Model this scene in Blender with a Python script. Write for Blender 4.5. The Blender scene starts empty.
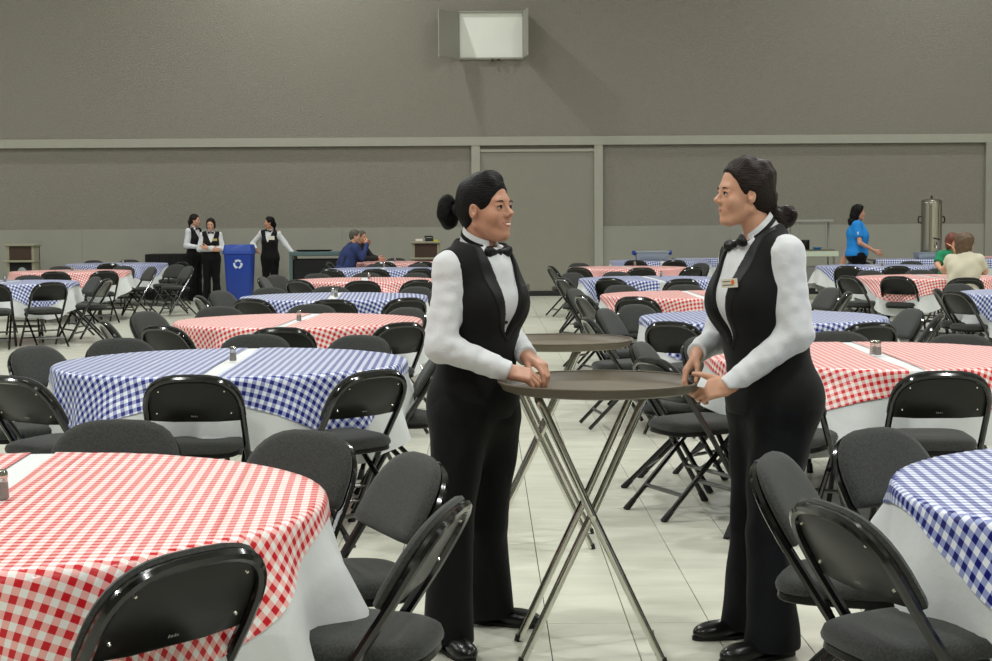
import bpy, math, random
import numpy as np
from mathutils import Matrix, Vector

# ------------------------------------------------------------------ camera
SC = bpy.context.scene
COL = SC.collection
FPX, W, H = 1600.0, 992, 661
CAM = Vector((0, 0, 1.48))
PITCH, YAW, ROLL = math.atan(108.5 / FPX), math.atan(10.0 / FPX), math.radians(0.37)
CM = (Matrix.Rotation(-YAW, 3, 'Z') @ Matrix.Rotation(math.pi / 2 - PITCH, 3, 'X') @ Matrix.Rotation(-ROLL, 3, 'Z'))
cd = bpy.data.cameras.new('camera')
cam = bpy.data.objects.new('camera', cd)
COL.objects.link(cam)
cd.sensor_width = 36.0
cd.lens = FPX / W * 36.0
cd.clip_end = 200
cam.matrix_world = Matrix.Translation(CAM) @ CM.to_4x4()
SC.camera = cam

# ------------------------------------------------------------------ world, exposure, hall lamps
wd = bpy.data.worlds.new('world')
SC.world = wd
wd.use_nodes = True
wd.node_tree.nodes['Background'].inputs[0].default_value = (0.02, 0.02, 0.02, 1)
SC.view_settings.view_transform = 'Standard'
SC.view_settings.look = 'None'
SC.view_settings.gamma = 1.0
SC.view_settings.use_curve_mapping = False
SC.view_settings.exposure = -1.68
LAMP_Z = 9.7
WALL_Y = 32.0
X0, X1, Y0, CEIL = -21.0, 17.0, -8.0, 11.0
LAMPS = [(x, y, 880.0, 0.33) for x in (-13.5, -4.5, 4.5, 13.5) for y in (-3.5, 3.0, 9.5, 16.0, 22.5)]
LAMPS += [(-3.6, 29.8, 760.0, 0.17), (-14.6, 29.8, 640.0, 0.17), (9.0, 29.2, 520.0, 0.17)]
LAMP_COL = (0.985, 1.0, 0.985)


def lamp_light(x, y, power, r):
    ld = bpy.data.lights.new('high_bay_light', 'AREA')
    ld.shape = 'DISK'
    ld.size = 2 * r
    ld.energy = power
    ld.color = LAMP_COL
    ld.spread = math.radians(165)
    lo = bpy.data.objects.new('high_bay_light', ld)
    lo.location = (x, y, LAMP_Z - 0.03)
    COL.objects.link(lo)
    return lo


# ------------------------------------------------------------------ pixel helpers
def ray(px, py):
    return CM @ Vector(((px - W / 2) / FPX, -(py - H / 2) / FPX, -1.0))


def at_z(px, py, z):
    r = ray(px, py)
    return CAM + r * ((z - CAM.z) / r.z)


def at_y(px, py, y):
    r = ray(px, py)
    return CAM + r * ((y - CAM.y) / r.y)


def V(px, py, y):
    return np.array(at_y(px, py, y))


# ------------------------------------------------------------------ object helpers
def tag(o, label=None, cat=None, group=None, kind=None):
    if label: o['label'] = label
    if cat: o['category'] = cat
    if group: o['group'] = group
    if kind: o['kind'] = kind
    return o


def empty(name, loc=(0, 0, 0), rz=0.0):
    o = bpy.data.objects.new(name, None)
    COL.objects.link(o)
    o.location = loc
    o.rotation_euler = (0, 0, rz)
    o.empty_display_size = 0.1
    return o


def link(name, me, mat=None, parent=None):
    o = bpy.data.objects.new(name, me)
    COL.objects.link(o)
    if mat is not None and not me.materials:
        me.materials.append(mat)
    if parent is not None:
        o.parent = parent
    return o


def copy_tree(o, parent=None):
    c = o.copy()
    COL.objects.link(c)
    if parent is not None:
        c.parent = parent
    for ch in list(KIDS.get(o.name, [])):
        k = copy_tree(ch, c)
        KIDS.setdefault(c.name, []).append(k)
    return c


KIDS = {}


class MB:
    """collects shapes, builds one mesh object"""

    def __init__(s):
        s.v, s.f = [], []

    def add(s, vs, fs):
        b = len(s.v)
        s.v += [tuple(p) for p in vs]
        s.f += [tuple(i + b for i in f) for f in fs]
        return s

    def box(s, lo, hi, bev=0.0):
        x0, y0, z0 = lo
        x1, y1, z1 = hi
        if bev <= 0:
            return s.add([(x0, y0, z0), (x1, y0, z0), (x1, y1, z0), (x0, y1, z0), (x0, y0, z1), (x1, y0, z1), (x1, y1, z1), (x0, y1, z1)],
                         [(0, 3, 2, 1), (4, 5, 6, 7), (0, 1, 5, 4), (1, 2, 6, 5), (2, 3, 7, 6), (3, 0, 4, 7)])
        rings = []
        for z, i in ((z0, bev), (z0 + bev, 0), (z1 - bev, 0), (z1, bev)):
            a, b, c, d = x0 + i, x1 - i, y0 + i, y1 - i
            e = bev
            rings.append([(a + e, c, z), (b - e, c, z), (b, c + e, z), (b, d - e, z), (b - e, d, z), (a + e, d, z), (a, d - e, z), (a, c + e, z)])
        return s.loft(rings)

    def loft(s, rings, cap=True, closed=True):
        n = len(rings[0])
        vs = [p for r in rings for p in r]
        fs = []
        for i in range(len(rings) - 1):
            for j in range(n if closed else n - 1):
                k = (j + 1) % n
                fs.append((i * n + j, i * n + k, (i + 1) * n + k, (i + 1) * n + j))
        if cap:
            fs.append(tuple(range(n - 1, -1, -1)))
            fs.append(tuple(range((len(rings) - 1) * n, len(rings) * n)))
        return s.add(vs, fs)

    def tube(s, pts, r, n=8, cap=True):
        P = [Vector(p) for p in pts]
        rr = r if isinstance(r, (list, tuple)) else [r] * len(P)
        rings = []
        up = None
        for i, p in enumerate(P):
            t = (P[min(i + 1, len(P) - 1)] - P[max(i - 1, 0)]).normalized()
            if up is None:
                up = Vector((0, 0, 1)) if abs(t.z) < 0.9 else Vector((1, 0, 0))
            a = t.cross(up).normalized()
            b = a.cross(t).normalized()
            up = b
            rings.append([tuple(p + (a * math.cos(2 * math.pi * k / n) + b * math.sin(2 * math.pi * k / n)) * rr[i]) for k in range(n)])
        return s.loft(rings, cap)

    def lathe(s, prof, n=24, c=(0, 0, 0), sx=1.0, sy=1.0, cap=True):
        rings = [[(c[0] + r * sx * math.cos(2 * math.pi * k / n), c[1] + r * sy * math.sin(2 * math.pi * k / n), c[2] + z) for k in range(n)] for r, z in prof]
        return s.loft(rings, cap)

    def prism(s, poly, fn, t0, t1):
        """2-D polygon extruded; fn(x, y, t) -> 3-D point"""
        n = len(poly)
        return s.loft([[fn(x, y, t0) for x, y in poly], [fn(x, y, t1) for x, y in poly]])

    def mesh(s, name, mat=None, sharp=42):
        me = bpy.data.meshes.new(name)
        me.from_pydata(s.v, [], s.f)
        import bmesh
        bm = bmesh.new()
        bm.from_mesh(me)
        bmesh.ops.recalc_face_normals(bm, faces=bm.faces)
        bm.to_mesh(me)
        bm.free()
        me.polygons.foreach_set('use_smooth', [True] * len(me.polygons))
        me.set_sharp_from_angle(angle=math.radians(sharp))
        if mat is not None:
            me.materials.append(mat)
        return me

    def build(s, name, mat, parent=None, sharp=42):
        o = link(name, s.mesh(name, mat, sharp), None, parent)
        if parent is not None:
            KIDS.setdefault(parent.name, []).append(o)
        return o


def box(lo, hi, bev=0.0):
    return MB().box(lo, hi, bev)


def kid(name, me, parent):
    o = link(name, me, None, parent)
    KIDS.setdefault(parent.name, []).append(o)
    return o


# ------------------------------------------------------------------ materials
def lin(c):
    return tuple(((x / 255.0) / 12.92 if x <= 10 else (((x / 255.0) + 0.055) / 1.055) ** 2.4) for x in c) + (1.0,)


def mat(name, rgb, rough=0.5, metal=0.0, noise=None, bump=None, spec=0.5, coat=0.0, sheen=0.0, trans=0.0, sss=0.0, coords='Object'):
    """noise = (scale, amount) colour mottling, bump = (scale, strength, distance)"""
    m = bpy.data.materials.new(name)
    m.use_nodes = True
    nt = m.node_tree
    b = nt.nodes['Principled BSDF']
    b.inputs['Base Color'].default_value = lin(rgb)
    b.inputs['Roughness'].default_value = rough
    b.inputs['Metallic'].default_value = metal
    b.inputs['Specular IOR Level'].default_value = spec
    b.inputs['Coat Weight'].default_value = coat
    b.inputs['Coat Roughness'].default_value = 0.08
    b.inputs['Sheen Weight'].default_value = sheen
    b.inputs['Transmission Weight'].default_value = trans
    if sss:
        b.inputs['Subsurface Weight'].default_value = sss
        b.inputs['Subsurface Radius'].default_value = (0.012, 0.005, 0.003)
        b.inputs['Subsurface Scale'].default_value = 1.0
    tc = nt.nodes.new('ShaderNodeTexCoord')
    if noise:
        n = nt.nodes.new('ShaderNodeTexNoise')
        n.inputs['Scale'].default_value = noise[0]
        n.inputs['Detail'].default_value = 5
        nt.links.new(tc.outputs[coords], n.inputs['Vector'])
        mx = nt.nodes.new('ShaderNodeMix')
        mx.data_type = 'RGBA'
        a = noise[1]
        mx.inputs['A'].default_value = lin([max(0, c * (1 - a)) for c in rgb])
        mx.inputs['B'].default_value = lin([min(255, c * (1 + a)) for c in rgb])
        nt.links.new(n.outputs['Fac'], mx.inputs['Factor'])
        nt.links.new(mx.outputs['Result'], b.inputs['Base Color'])
    if bump:
        n = nt.nodes.new('ShaderNodeTexNoise')
        n.inputs['Scale'].default_value = bump[0]
        n.inputs['Detail'].default_value = 4
        nt.links.new(tc.outputs[coords], n.inputs['Vector'])
        bp = nt.nodes.new('ShaderNodeBump')
        bp.inputs['Strength'].default_value = bump[1]
        bp.inputs['Distance'].default_value = bump[2]
        nt.links.new(n.outputs['Fac'], bp.inputs['Height'])
        nt.links.new(bp.outputs['Normal'], b.inputs['Normal'])
    return m


def stretched(m, sc):
    """scale the noise lookup of a material anisotropically"""
    nt = m.node_tree
    mp = nt.nodes.new('ShaderNodeMapping')
    mp.inputs['Scale'].default_value = sc
    tc = [n for n in nt.nodes if n.type == 'TEX_COORD'][0]
    nt.links.new(tc.outputs['Object'], mp.inputs['Vector'])
    for n in nt.nodes:
        if n.type == 'TEX_NOISE':
            nt.links.new(mp.outputs['Vector'], n.inputs['Vector'])
    return m


def gingham(name, dark, mid, white, pitch):
    m = mat(name, white, 0.34, bump=(26, 0.25, 0.006), coat=0.06, spec=0.4)
    nt = m.node_tree
    b = nt.nodes['Principled BSDF']
    uv = nt.nodes.new('ShaderNodeUVMap')
    sp = nt.nodes.new('ShaderNodeSeparateXYZ')
    nt.links.new(uv.outputs['UV'], sp.inputs[0])

    def stripe(sock):
        a = nt.nodes.new('ShaderNodeMath'); a.operation = 'DIVIDE'
        a.inputs[1].default_value = pitch
        nt.links.new(sock, a.inputs[0])
        f = nt.nodes.new('ShaderNodeMath'); f.operation = 'FLOORED_MODULO'
        f.inputs[1].default_value = 1.0
        nt.links.new(a.outputs[0], f.inputs[0])
        l = nt.nodes.new('ShaderNodeMath'); l.operation = 'LESS_THAN'
        l.inputs[1].default_value = 0.5
        nt.links.new(f.outputs[0], l.inputs[0])
        return l.outputs[0]
    # the sheets were packed folded: fine ridges on a regular spacing
    rid = []
    for k, (sock, per) in enumerate(((sp.outputs[0], .31), (sp.outputs[1], .27))):
        pp = nt.nodes.new('ShaderNodeMath'); pp.operation = 'PINGPONG'
        pp.inputs[1].default_value = per
        nt.links.new(sock, pp.inputs[0])
        mr = nt.nodes.new('ShaderNodeMapRange')
        mr.interpolation_type = 'SMOOTHSTEP'
        mr.inputs['From Min'].default_value = 0.0
        mr.inputs['From Max'].default_value = .012
        mr.inputs['To Min'].default_value = 1.0
        mr.inputs['To Max'].default_value = 0.0
        nt.links.new(pp.outputs[0], mr.inputs['Value'])
        rid.append(mr.outputs[0])
    sm = nt.nodes.new('ShaderNodeMath'); sm.operation = 'MAXIMUM'
    nt.links.new(rid[0], sm.inputs[0]); nt.links.new(rid[1], sm.inputs[1])
    b0 = [n for n in nt.nodes if n.type == 'BUMP'][0]
    b1 = nt.nodes.new('ShaderNodeBump')
    b1.inputs['Strength'].default_value = .7
    b1.inputs['Distance'].default_value = .003
    nt.links.new(sm.outputs[0], b1.inputs['Height'])
    nt.links.new(b0.outputs['Normal'], b1.inputs['Normal'])
    nt.links.new(b1.outputs['Normal'], b.inputs['Normal'])
    su, sv = stripe(sp.outputs[0]), stripe(sp.outputs[1])
    ad = nt.nodes.new('ShaderNodeMath'); ad.operation = 'ADD'
    nt.links.new(su, ad.inputs[0]); nt.links.new(sv, ad.inputs[1])
    hf = nt.nodes.new('ShaderNodeMath'); hf.operation = 'MULTIPLY'
    hf.inputs[1].default_value = 0.5
    nt.links.new(ad.outputs[0], hf.inputs[0])
    cr = nt.nodes.new('ShaderNodeValToRGB')
    cr.color_ramp.interpolation = 'CONSTANT'
    e = cr.color_ramp.elements
    e[0].position = 0; e[0].color = lin(white)
    e[1].position = 0.3; e[1].color = lin(mid)
    e2 = e.new(0.8); e2.color = lin(dark)
    nt.links.new(hf.outputs[0], cr.inputs[0])
    nt.links.new(cr.outputs[0], b.inputs['Base Color'])
    return m


def stucco(name, rgb):
    m = mat(name, rgb, 0.9, noise=(55, 0.17), bump=(70, 0.6, 0.02), spec=0.2)
    return m


def tile_mat():
    m = mat('cream_vinyl_tile', (214, 214, 198), 0.22, bump=(2.2, 0.10, 0.02), spec=0.45)
    nt = m.node_tree
    b = nt.nodes['Principled BSDF']
    g = nt.nodes.new('ShaderNodeNewGeometry')
    mp = nt.nodes.new('ShaderNodeMapping')
    mp.inputs['Scale'].default_value = (1.4, 4.5, 1)
    nt.links.new(g.outputs['Position'], mp.inputs['Vector'])
    n = nt.nodes.new('ShaderNodeTexNoise')
    n.inputs['Scale'].default_value = 1.6
    n.inputs['Detail'].default_value = 6
    nt.links.new(mp.outputs['Vector'], n.inputs['Vector'])
    mx = nt.nodes.new('ShaderNodeMix'); mx.data_type = 'RGBA'
    mx.inputs['A'].default_value = lin((194, 195, 178))
    mx.inputs['B'].default_value = lin((226, 226, 211))
    nt.links.new(n.outputs['Fac'], mx.inputs['Factor'])
    nt.links.new(mx.outputs['Result'], b.inputs['Base Color'])
    for nd in nt.nodes:
        if nd.type == 'TEX_NOISE':
            nt.links.new(mp.outputs['Vector'], nd.inputs['Vector'])
    return m


M = {}
M['tile'] = tile_mat()
M['grout'] = mat('dark_grout', (44, 44, 38), 0.9)
M['stucco'] = stucco('grey_stucco', (136, 133, 122))
M['dado'] = mat('painted_grey_board', (150, 149, 138), 0.7, noise=(3, 0.03), bump=(120, 0.1, 0.003))
M['trim'] = mat('painted_grey_trim', (162, 161, 148), 0.6, noise=(4, 0.03))
M['doorp'] = mat('grey_door_paint', (137, 135, 122), 0.55, noise=(5, 0.03))
M['base'] = mat('black_rubber_base', (26, 26, 24), 0.6)
M['ceil'] = mat('white_ceiling', (190, 190, 184), 0.9)
M['niche'] = mat('white_board', (238, 241, 232), 0.6)
M['steelp'] = mat('grey_enamel', (120, 120, 116), 0.4)
M['lens'] = mat('lamp_glass', (240, 240, 230), 0.3)
M['frame'] = mat('black_enamel_steel', (8, 8, 8), 0.16, spec=0.5, coat=0.25)
M['panel'] = mat('black_vinyl_panel', (14, 14, 13), 0.36, spec=0.28, bump=(300, 0.05, 0.001))
M['fabric'] = mat('charcoal_fabric', (42, 43, 41), 0.95, noise=(150, 0.75), bump=(500, 0.5, 0.002), sheen=0.15, spec=0.2)
M['bar'] = mat('grey_plated_bar', (96, 96, 93), 0.28, metal=0.9)
M['rubber'] = mat('black_rubber', (14, 14, 14), 0.7)
M['chrome'] = mat('polished_chrome', (205, 204, 196), 0.10, metal=1.0)
M['rivet'] = mat('bright_rivet', (215, 212, 200), 0.25, metal=1.0)
M['mark'] = mat('pale_print', (120, 120, 116), 0.5)
M['white'] = mat('white_linen', (208, 211, 210), 0.75, bump=(9, 0.3, 0.02), sheen=0.1)
M['red'] = gingham('red_gingham_plastic', (200, 20, 34), (236, 172, 166), (234, 232, 228), 0.036)
M['blue'] = gingham('blue_gingham_plastic', (18, 24, 110), (146, 155, 200), (230, 233, 238), 0.041)
M['ply'] = mat('brown_plywood', (104, 78, 60), 0.6, noise=(9, 0.15))
M['tray'] = mat('brown_nonslip_tray', (100, 91, 76), 0.5, noise=(14, 0.08), bump=(240, 0.15, 0.002))
M['shirt'] = mat('white_cotton', (216, 218, 220), 0.8, bump=(24, 0.35, 0.012), sheen=0.1)
M['vest'] = mat('black_wool', (12, 12, 13), 0.85, bump=(400, 0.3, 0.001), sheen=0.04, spec=0.3)
M['satin'] = mat('black_satin', (10, 10, 11), 0.5, spec=0.3)
M['trouser'] = mat('black_trouser_cloth', (10, 10, 12), 0.85, bump=(14, 0.45, 0.012), sheen=0.03, spec=0.25)
M['navytrouser'] = mat('navy_black_trouser_cloth', (10, 11, 17), 0.85, bump=(14, 0.45, 0.012), sheen=0.03, spec=0.25)
M['leather'] = mat('black_leather', (14, 14, 14), 0.3, spec=0.5, bump=(60, 0.2, 0.003))
M['skin'] = mat('warm_skin', (190, 140, 114), 0.5, noise=(30, 0.05), bump=(160, 0.08, 0.001), sss=0.12)
M['skin2'] = mat('light_skin', (206, 156, 128), 0.5, noise=(30, 0.05), bump=(160, 0.08, 0.001), sss=0.12)
M['lip'] = mat('lip', (172, 98, 88), 0.4)
M['lipdark'] = mat('lip_shadow', (96, 48, 42), 0.6)
M['teeth'] = mat('teeth', (232, 226, 214), 0.3)
M['eyew'] = mat('eye_white', (226, 222, 216), 0.2)
M['iris'] = mat('dark_iris', (30, 18, 12), 0.1)
M['hair'] = stretched(mat('black_hair', (9, 8, 8), 0.5, noise=(30, 0.6), bump=(30, 0.7, 0.006), spec=0.16), (1.0, 7.0, 7.0))
M['hair2'] = stretched(mat('dark_brown_hair', (27, 19, 15), 0.5, noise=(30, 0.7), bump=(30, 0.8, 0.008), spec=0.2), (1.0, 7.0, 7.0))
M['hair3'] = stretched(mat('light_brown_hair', (82, 62, 42), 0.5, noise=(30, 0.4), bump=(30, 0.9, 0.006)), (6.0, 6.0, 1.0))
M['hair4'] = stretched(mat('auburn_hair', (92, 44, 28), 0.5, noise=(30, 0.4), bump=(30, 0.9, 0.006)), (6.0, 6.0, 1.0))
M['hair5'] = mat('grey_hair', (74, 70, 62), 0.7, noise=(60, 0.3), bump=(120, 0.6, 0.004))
M['bluetee'] = mat('blue_tshirt', (14, 128, 206), 0.8, bump=(10, 0.4, 0.02))
M['navytee'] = mat('navy_sweatshirt', (36, 50, 98), 0.85, bump=(10, 0.4, 0.02))
M['greentee'] = mat('green_tshirt', (20, 132, 88), 0.8, bump=(10, 0.4, 0.02))
M['beigetee'] = mat('beige_tshirt', (196, 190, 168), 0.85, bump=(10, 0.4, 0.02))
M['badge'] = mat('white_badge', (222, 216, 200), 0.35)
M['badge2'] = mat('grey_badge', (98, 98, 94), 0.3, metal=0.4)
M['orange'] = mat('orange_emblem', (226, 120, 30), 0.5)
M['ink'] = mat('grey_print', (120, 116, 108), 0.6)
M['gold'] = mat('gold_badge', (196, 178, 110), 0.35, metal=0.3)
M['binblue'] = mat('blue_plastic', (20, 58, 150), 0.4, noise=(6, 0.06))
M['binlid'] = mat('blue_plastic_lid', (24, 66, 158), 0.38)
M['print'] = mat('white_print', (205, 216, 232), 0.5)
M['lectern'] = mat('beige_laminate', (150, 148, 126), 0.5)
M['brown'] = mat('dark_brown_panel', (66, 48, 36), 0.5)
M['black'] = mat('black_cloth', (15, 15, 15), 0.8)
M['seal'] = mat('pale_seal', (150, 160, 154), 0.4)
M['teal'] = mat('grey_green_metal', (82, 104, 104), 0.45)
M['steel'] = stretched(mat('brushed_steel', (176, 172, 160), 0.28, metal=1.0, bump=(40, 0.05, 0.002)), (8, 8, 0.5))
M['tub'] = mat('grey_blue_tub', (164, 176, 182), 0.4)
M['tubw'] = mat('frosted_tub', (170, 178, 184), 0.3, trans=0.15)
M['yellow'] = mat('yellow_tape', (200, 190, 40), 0.5)
M['cart'] = mat('satin_cart_metal', (150, 150, 143), 0.45)
M['greenw'] = mat('pale_green_enamel', (190, 200, 180), 0.4)
M['glass'] = mat('shaker_glass', (225, 225, 220), 0.08, trans=0.75)
M['pepper'] = mat('ground_pepper', (96, 80, 66), 0.9, noise=(900, 0.5))
M['salt'] = mat('salt', (230, 230, 226), 0.8)
M['napkin'] = mat('paper_napkin', (226, 228, 228), 0.8)
M['skirt'] = mat('dark_skirt', (22, 22, 26), 0.85)

# ------------------------------------------------------------------ room
PIT = 0.30
TX, TY = 0.218, 5.517


def build_floor():
    o = box((X0, Y0, -0.12), (X1, WALL_Y, -0.010)).build('floor', M['grout'])
    tag(o, 'cream vinyl tile floor of the hall', 'floor', kind='structure')
    gx, gy = 0.0034, 0.0018
    tb = MB()
    a, b = PIT - gx, PIT - gy
    tb.add([(0, 0, -.010), (a, 0, -.010), (a, b, -.010), (0, b, -.010), (0, 0, -.0012), (a, 0, -.0012), (a, b, -.0012), (0, b, -.0012),
            (.001, .001, 0), (a - .001, .001, 0), (a - .001, b - .001, 0), (.001, b - .001, 0)],
           [(0, 1, 5, 4), (1, 2, 6, 5), (2, 3, 7, 6), (3, 0, 4, 7), (4, 5, 9, 8), (5, 6, 10, 9), (6, 7, 11, 10), (7, 4, 8, 11), (8, 9, 10, 11)])
    me = tb.mesh('tile', M['tile'], 20)
    i0, i1 = math.ceil((X0 - TX) / PIT), math.floor((X1 - TX) / PIT)
    j0, j1 = math.ceil((Y0 - TY) / PIT), math.floor((WALL_Y - TY) / PIT)
    base_v = np.array([v.co for v in me.vertices])
    base_f = [tuple(p.vertices) for p in me.polygons]
    rest = []
    cnt = 0
    rnd = random.Random(4)
    for i in range(i0, i1):
        for j in range(j0, j1):
            x, y = TX + i * PIT, TY + j * PIT
            near = (-0.45 < x < 1.35 and 5.0 <= y < 13.2) or (-3.4 < x < -1.9 and 6.3 <= y < 9.6) or (1.3 <= x < 1.7 and 5.0 <= y < 8)
            if near and cnt < 300:
                t = link('tile', me, None, o)
                t.location = (x + gx / 2, y + gy / 2, rnd.uniform(-.0004, .0004))
                cnt += 1
            else:
                rest.append((x + gx / 2, y + gy / 2, 0))
    R = np.array(rest)
    vs = (R[:, None, :] + base_v[None]).reshape(-1, 3)
    fs = (np.arange(len(R))[:, None, None] * len(base_v) + np.array(base_f)[None]).reshape(-1, 4)
    m2 = np_mesh('tile_field', vs, fs, M['tile'], smooth=False)
    tag(link('tile_field', m2, None, o), kind='stuff')


def np_mesh(name, vs, fs, mt, smooth=True, mi=None):
    me = bpy.data.meshes.new(name)
    vs = np.asarray(vs, np.float32)
    fs = np.asarray(fs, np.int32)
    me.vertices.add(len(vs))
    me.vertices.foreach_set('co', vs.ravel())
    me.loops.add(fs.size)
    me.loops.foreach_set('vertex_index', fs.ravel())
    me.polygons.add(len(fs))
    me.polygons.foreach_set('loop_start', np.arange(0, fs.size, fs.shape[1], dtype=np.int32))
    me.polygons.foreach_set('use_smooth', np.full(len(fs), smooth))
    for m in (mt if isinstance(mt, list) else [mt]):
        me.materials.append(m)
    if mi is not None:
        me.polygons.foreach_set('material_index', np.asarray(mi, np.int32))
    me.update(calc_edges=True)
    return me


build_floor()


def room():
    Yw = WALL_Y
    zd = 1.385                                    # top of smooth lower board
    zt0, zt1 = 3.00, 3.17
    xl, xr = at_y(476, 200, Yw).x, at_y(598.5, 200, Yw).x
    dl0, dl1 = xl - 0.085, xl + 0.085
    dr0, dr1 = xr - 0.085, xr + 0.085
    colx = at_y(985, 180, Yw).x
    w = box((X0, Yw + 0.04, 0), (X1, Yw + 0.30, CEIL)).build('wall_back', M['stucco'])
    tag(w, 'rough grey back wall with pale trim', 'wall', kind='structure')
    # the upper stucco field stands on the trim, lower fields are set back
    box((X0, Yw - 0.02, zt1), (X1, Yw + 0.04, CEIL)).build('upper_panel', M['stucco'], w)
    for a, b in ((X0, dl0), (dr1, colx)):
        box((a, Yw + 0.0, 0.12), (b, Yw + 0.04, zd)).build('lower_board', M['dado'], w)
        n = max(1, int((b - a) / 2.44))
        for k in range(1, n):
            x = a + (b - a) * k / n
            box((x - .004, Yw - .003, 0.12), (x + .004, Yw + .0, zd)).build('joint_strip', M['doorp'], w)
    def trim(n, lo, hi, m='trim'):
        o = box(lo, hi).build('trim_%d' % n, M[m])
        return tag(o, None, None, kind='structure')
    tag(trim(1, (X0, Yw - 0.06, zt0), (X1, Yw + 0.03, zt1)), 'long pale horizontal rail across the back wall', 'trim')
    tag(trim(2, (dl0, Yw - 0.05, 0), (dl1, Yw + 0.03, zt0)), 'pale upright post left of the grey door', 'trim')
    tag(trim(3, (dr0, Yw - 0.05, 0), (dr1, Yw + 0.03, zt0)), 'pale upright post right of the grey door', 'trim')
    tag(trim(4, (colx, Yw - 0.06, 0), (colx + 1.1, Yw + 0.03, zt0), 'dado'), 'pale wide pilaster at the right edge of the back wall', 'trim')
    tag(trim(5, (dl1, Yw - 0.03, 2.87), (dr0, Yw + 0.03, 2.925)), 'thin pale header above the grey door', 'trim')
    d = box((dl1, Yw + 0.0, 0.02), (dr0, Yw + 0.035, 2.87)).build('door_1', M['doorp'])
    tag(d, 'wide plain grey door set into the back wall', 'door', kind='structure')
    for n, (a, b) in enumerate(((X0, dl0), (dl1, dr0), (dr1, colx))):
        o = box((a, Yw - 0.018, 0), (b, Yw + 0.0, 0.10)).build('baseboard_back' if n == 0 else 'baseboard_back_%d' % n, M['base'])
        tag(o, ['black rubber baseboard left of the grey door', 'black rubber strip under the grey door', 'black rubber baseboard right of the grey door'][n], 'baseboard', kind='structure')
    for nm, lo, hi, lab in (('wall_left', (X0 - .2, Y0, 0), (X0, Yw, CEIL), 'grey wall left of the hall'), ('wall_right', (X1, Y0, 0), (X1 + .2, Yw, CEIL), 'grey wall right of the hall'),
                            ('wall_front', (X0, Y0 - .2, 0), (X1, Y0, CEIL), 'grey wall behind the viewer')):
        tag(box(lo, hi).build(nm, M['stucco']), lab, 'wall', kind='structure')
    tag(box((X0, Y0, CEIL), (X1, Yw, CEIL + .2)).build('ceiling', M['ceil']), 'pale ceiling high above the hall', 'ceiling', kind='structure')
    # projection port with two flaps
    p = at_y(491, 35.5, Yw)
    wx, hz = 0.62, 0.44
    r = empty('wall_port', (p.x, Yw - 0.02, p.z))
    tag(r, 'open white-lined port with two grey flaps high on the wall', 'wall port')
    box((-wx, -0.012, -hz), (wx, -0.002, hz)).build('white_liner', M['niche'], r)
    fr = MB()
    fr.box((-wx - .03, -.06, -hz - .035), (wx + .03, 0, -hz)).box((-wx - .03, -.06, hz), (wx + .03, 0, hz + .035))
    fr.box((-wx - .03, -.06, -hz), (-wx, 0, hz)).box((wx, -.06, -hz), (wx + .03, 0, hz))
    fr.build('rim', M['dado'], r)
    for sx, ang, nm in ((-1, 130, 'left flap'), (1, 97, 'right flap')):
        L = 0.60
        fl = MB()
        fl.box((0, -.012, -hz - .02), (L, .012, hz + .02), .005)
        o = fl.build('flap', M['dado'], r)
        o.location = (sx * (wx + .02), -0.06, 0)
        o.rotation_euler = (0, 0, (math.pi - math.radians(ang)) * -1 if sx > 0 else math.pi + math.radians(180 - ang))
        if sx > 0:
            o.rotation_euler = (0, 0, -math.radians(180 - ang))
    pl = MB().box((0.0, -.09, -hz - .09), (.05, -.06, -hz - .03)).box((0.12, -.09, -hz - .07), (.18, -.06, -hz - .03))
    pl.build('latch', M['brown'], r)


room()


def lamps():
    for k, (x, y, pw, r) in enumerate(LAMPS):
        t = empty('high_bay_lamp', (x, y, LAMP_Z))
        side = 'above the back wall' if y > 27 else 'over the tables'
        tag(t, 'round grey high bay lamp hanging from the ceiling ' + side, 'lamp', 'high bay lamps ' + side)
        MB().lathe([(r + .05, 0.0), (r + .06, .02), (r + .02, .16), (.12, .32), (.10, .34), (.10, .45), (.02, .46)], 20).build('reflector', M['steelp'], t)
        MB().tube([(0, 0, .45), (0, 0, CEIL - LAMP_Z)], .02).build('hanger', M['steelp'], t)
        lamp_light(x, y, pw, r)


lamps()

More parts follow.
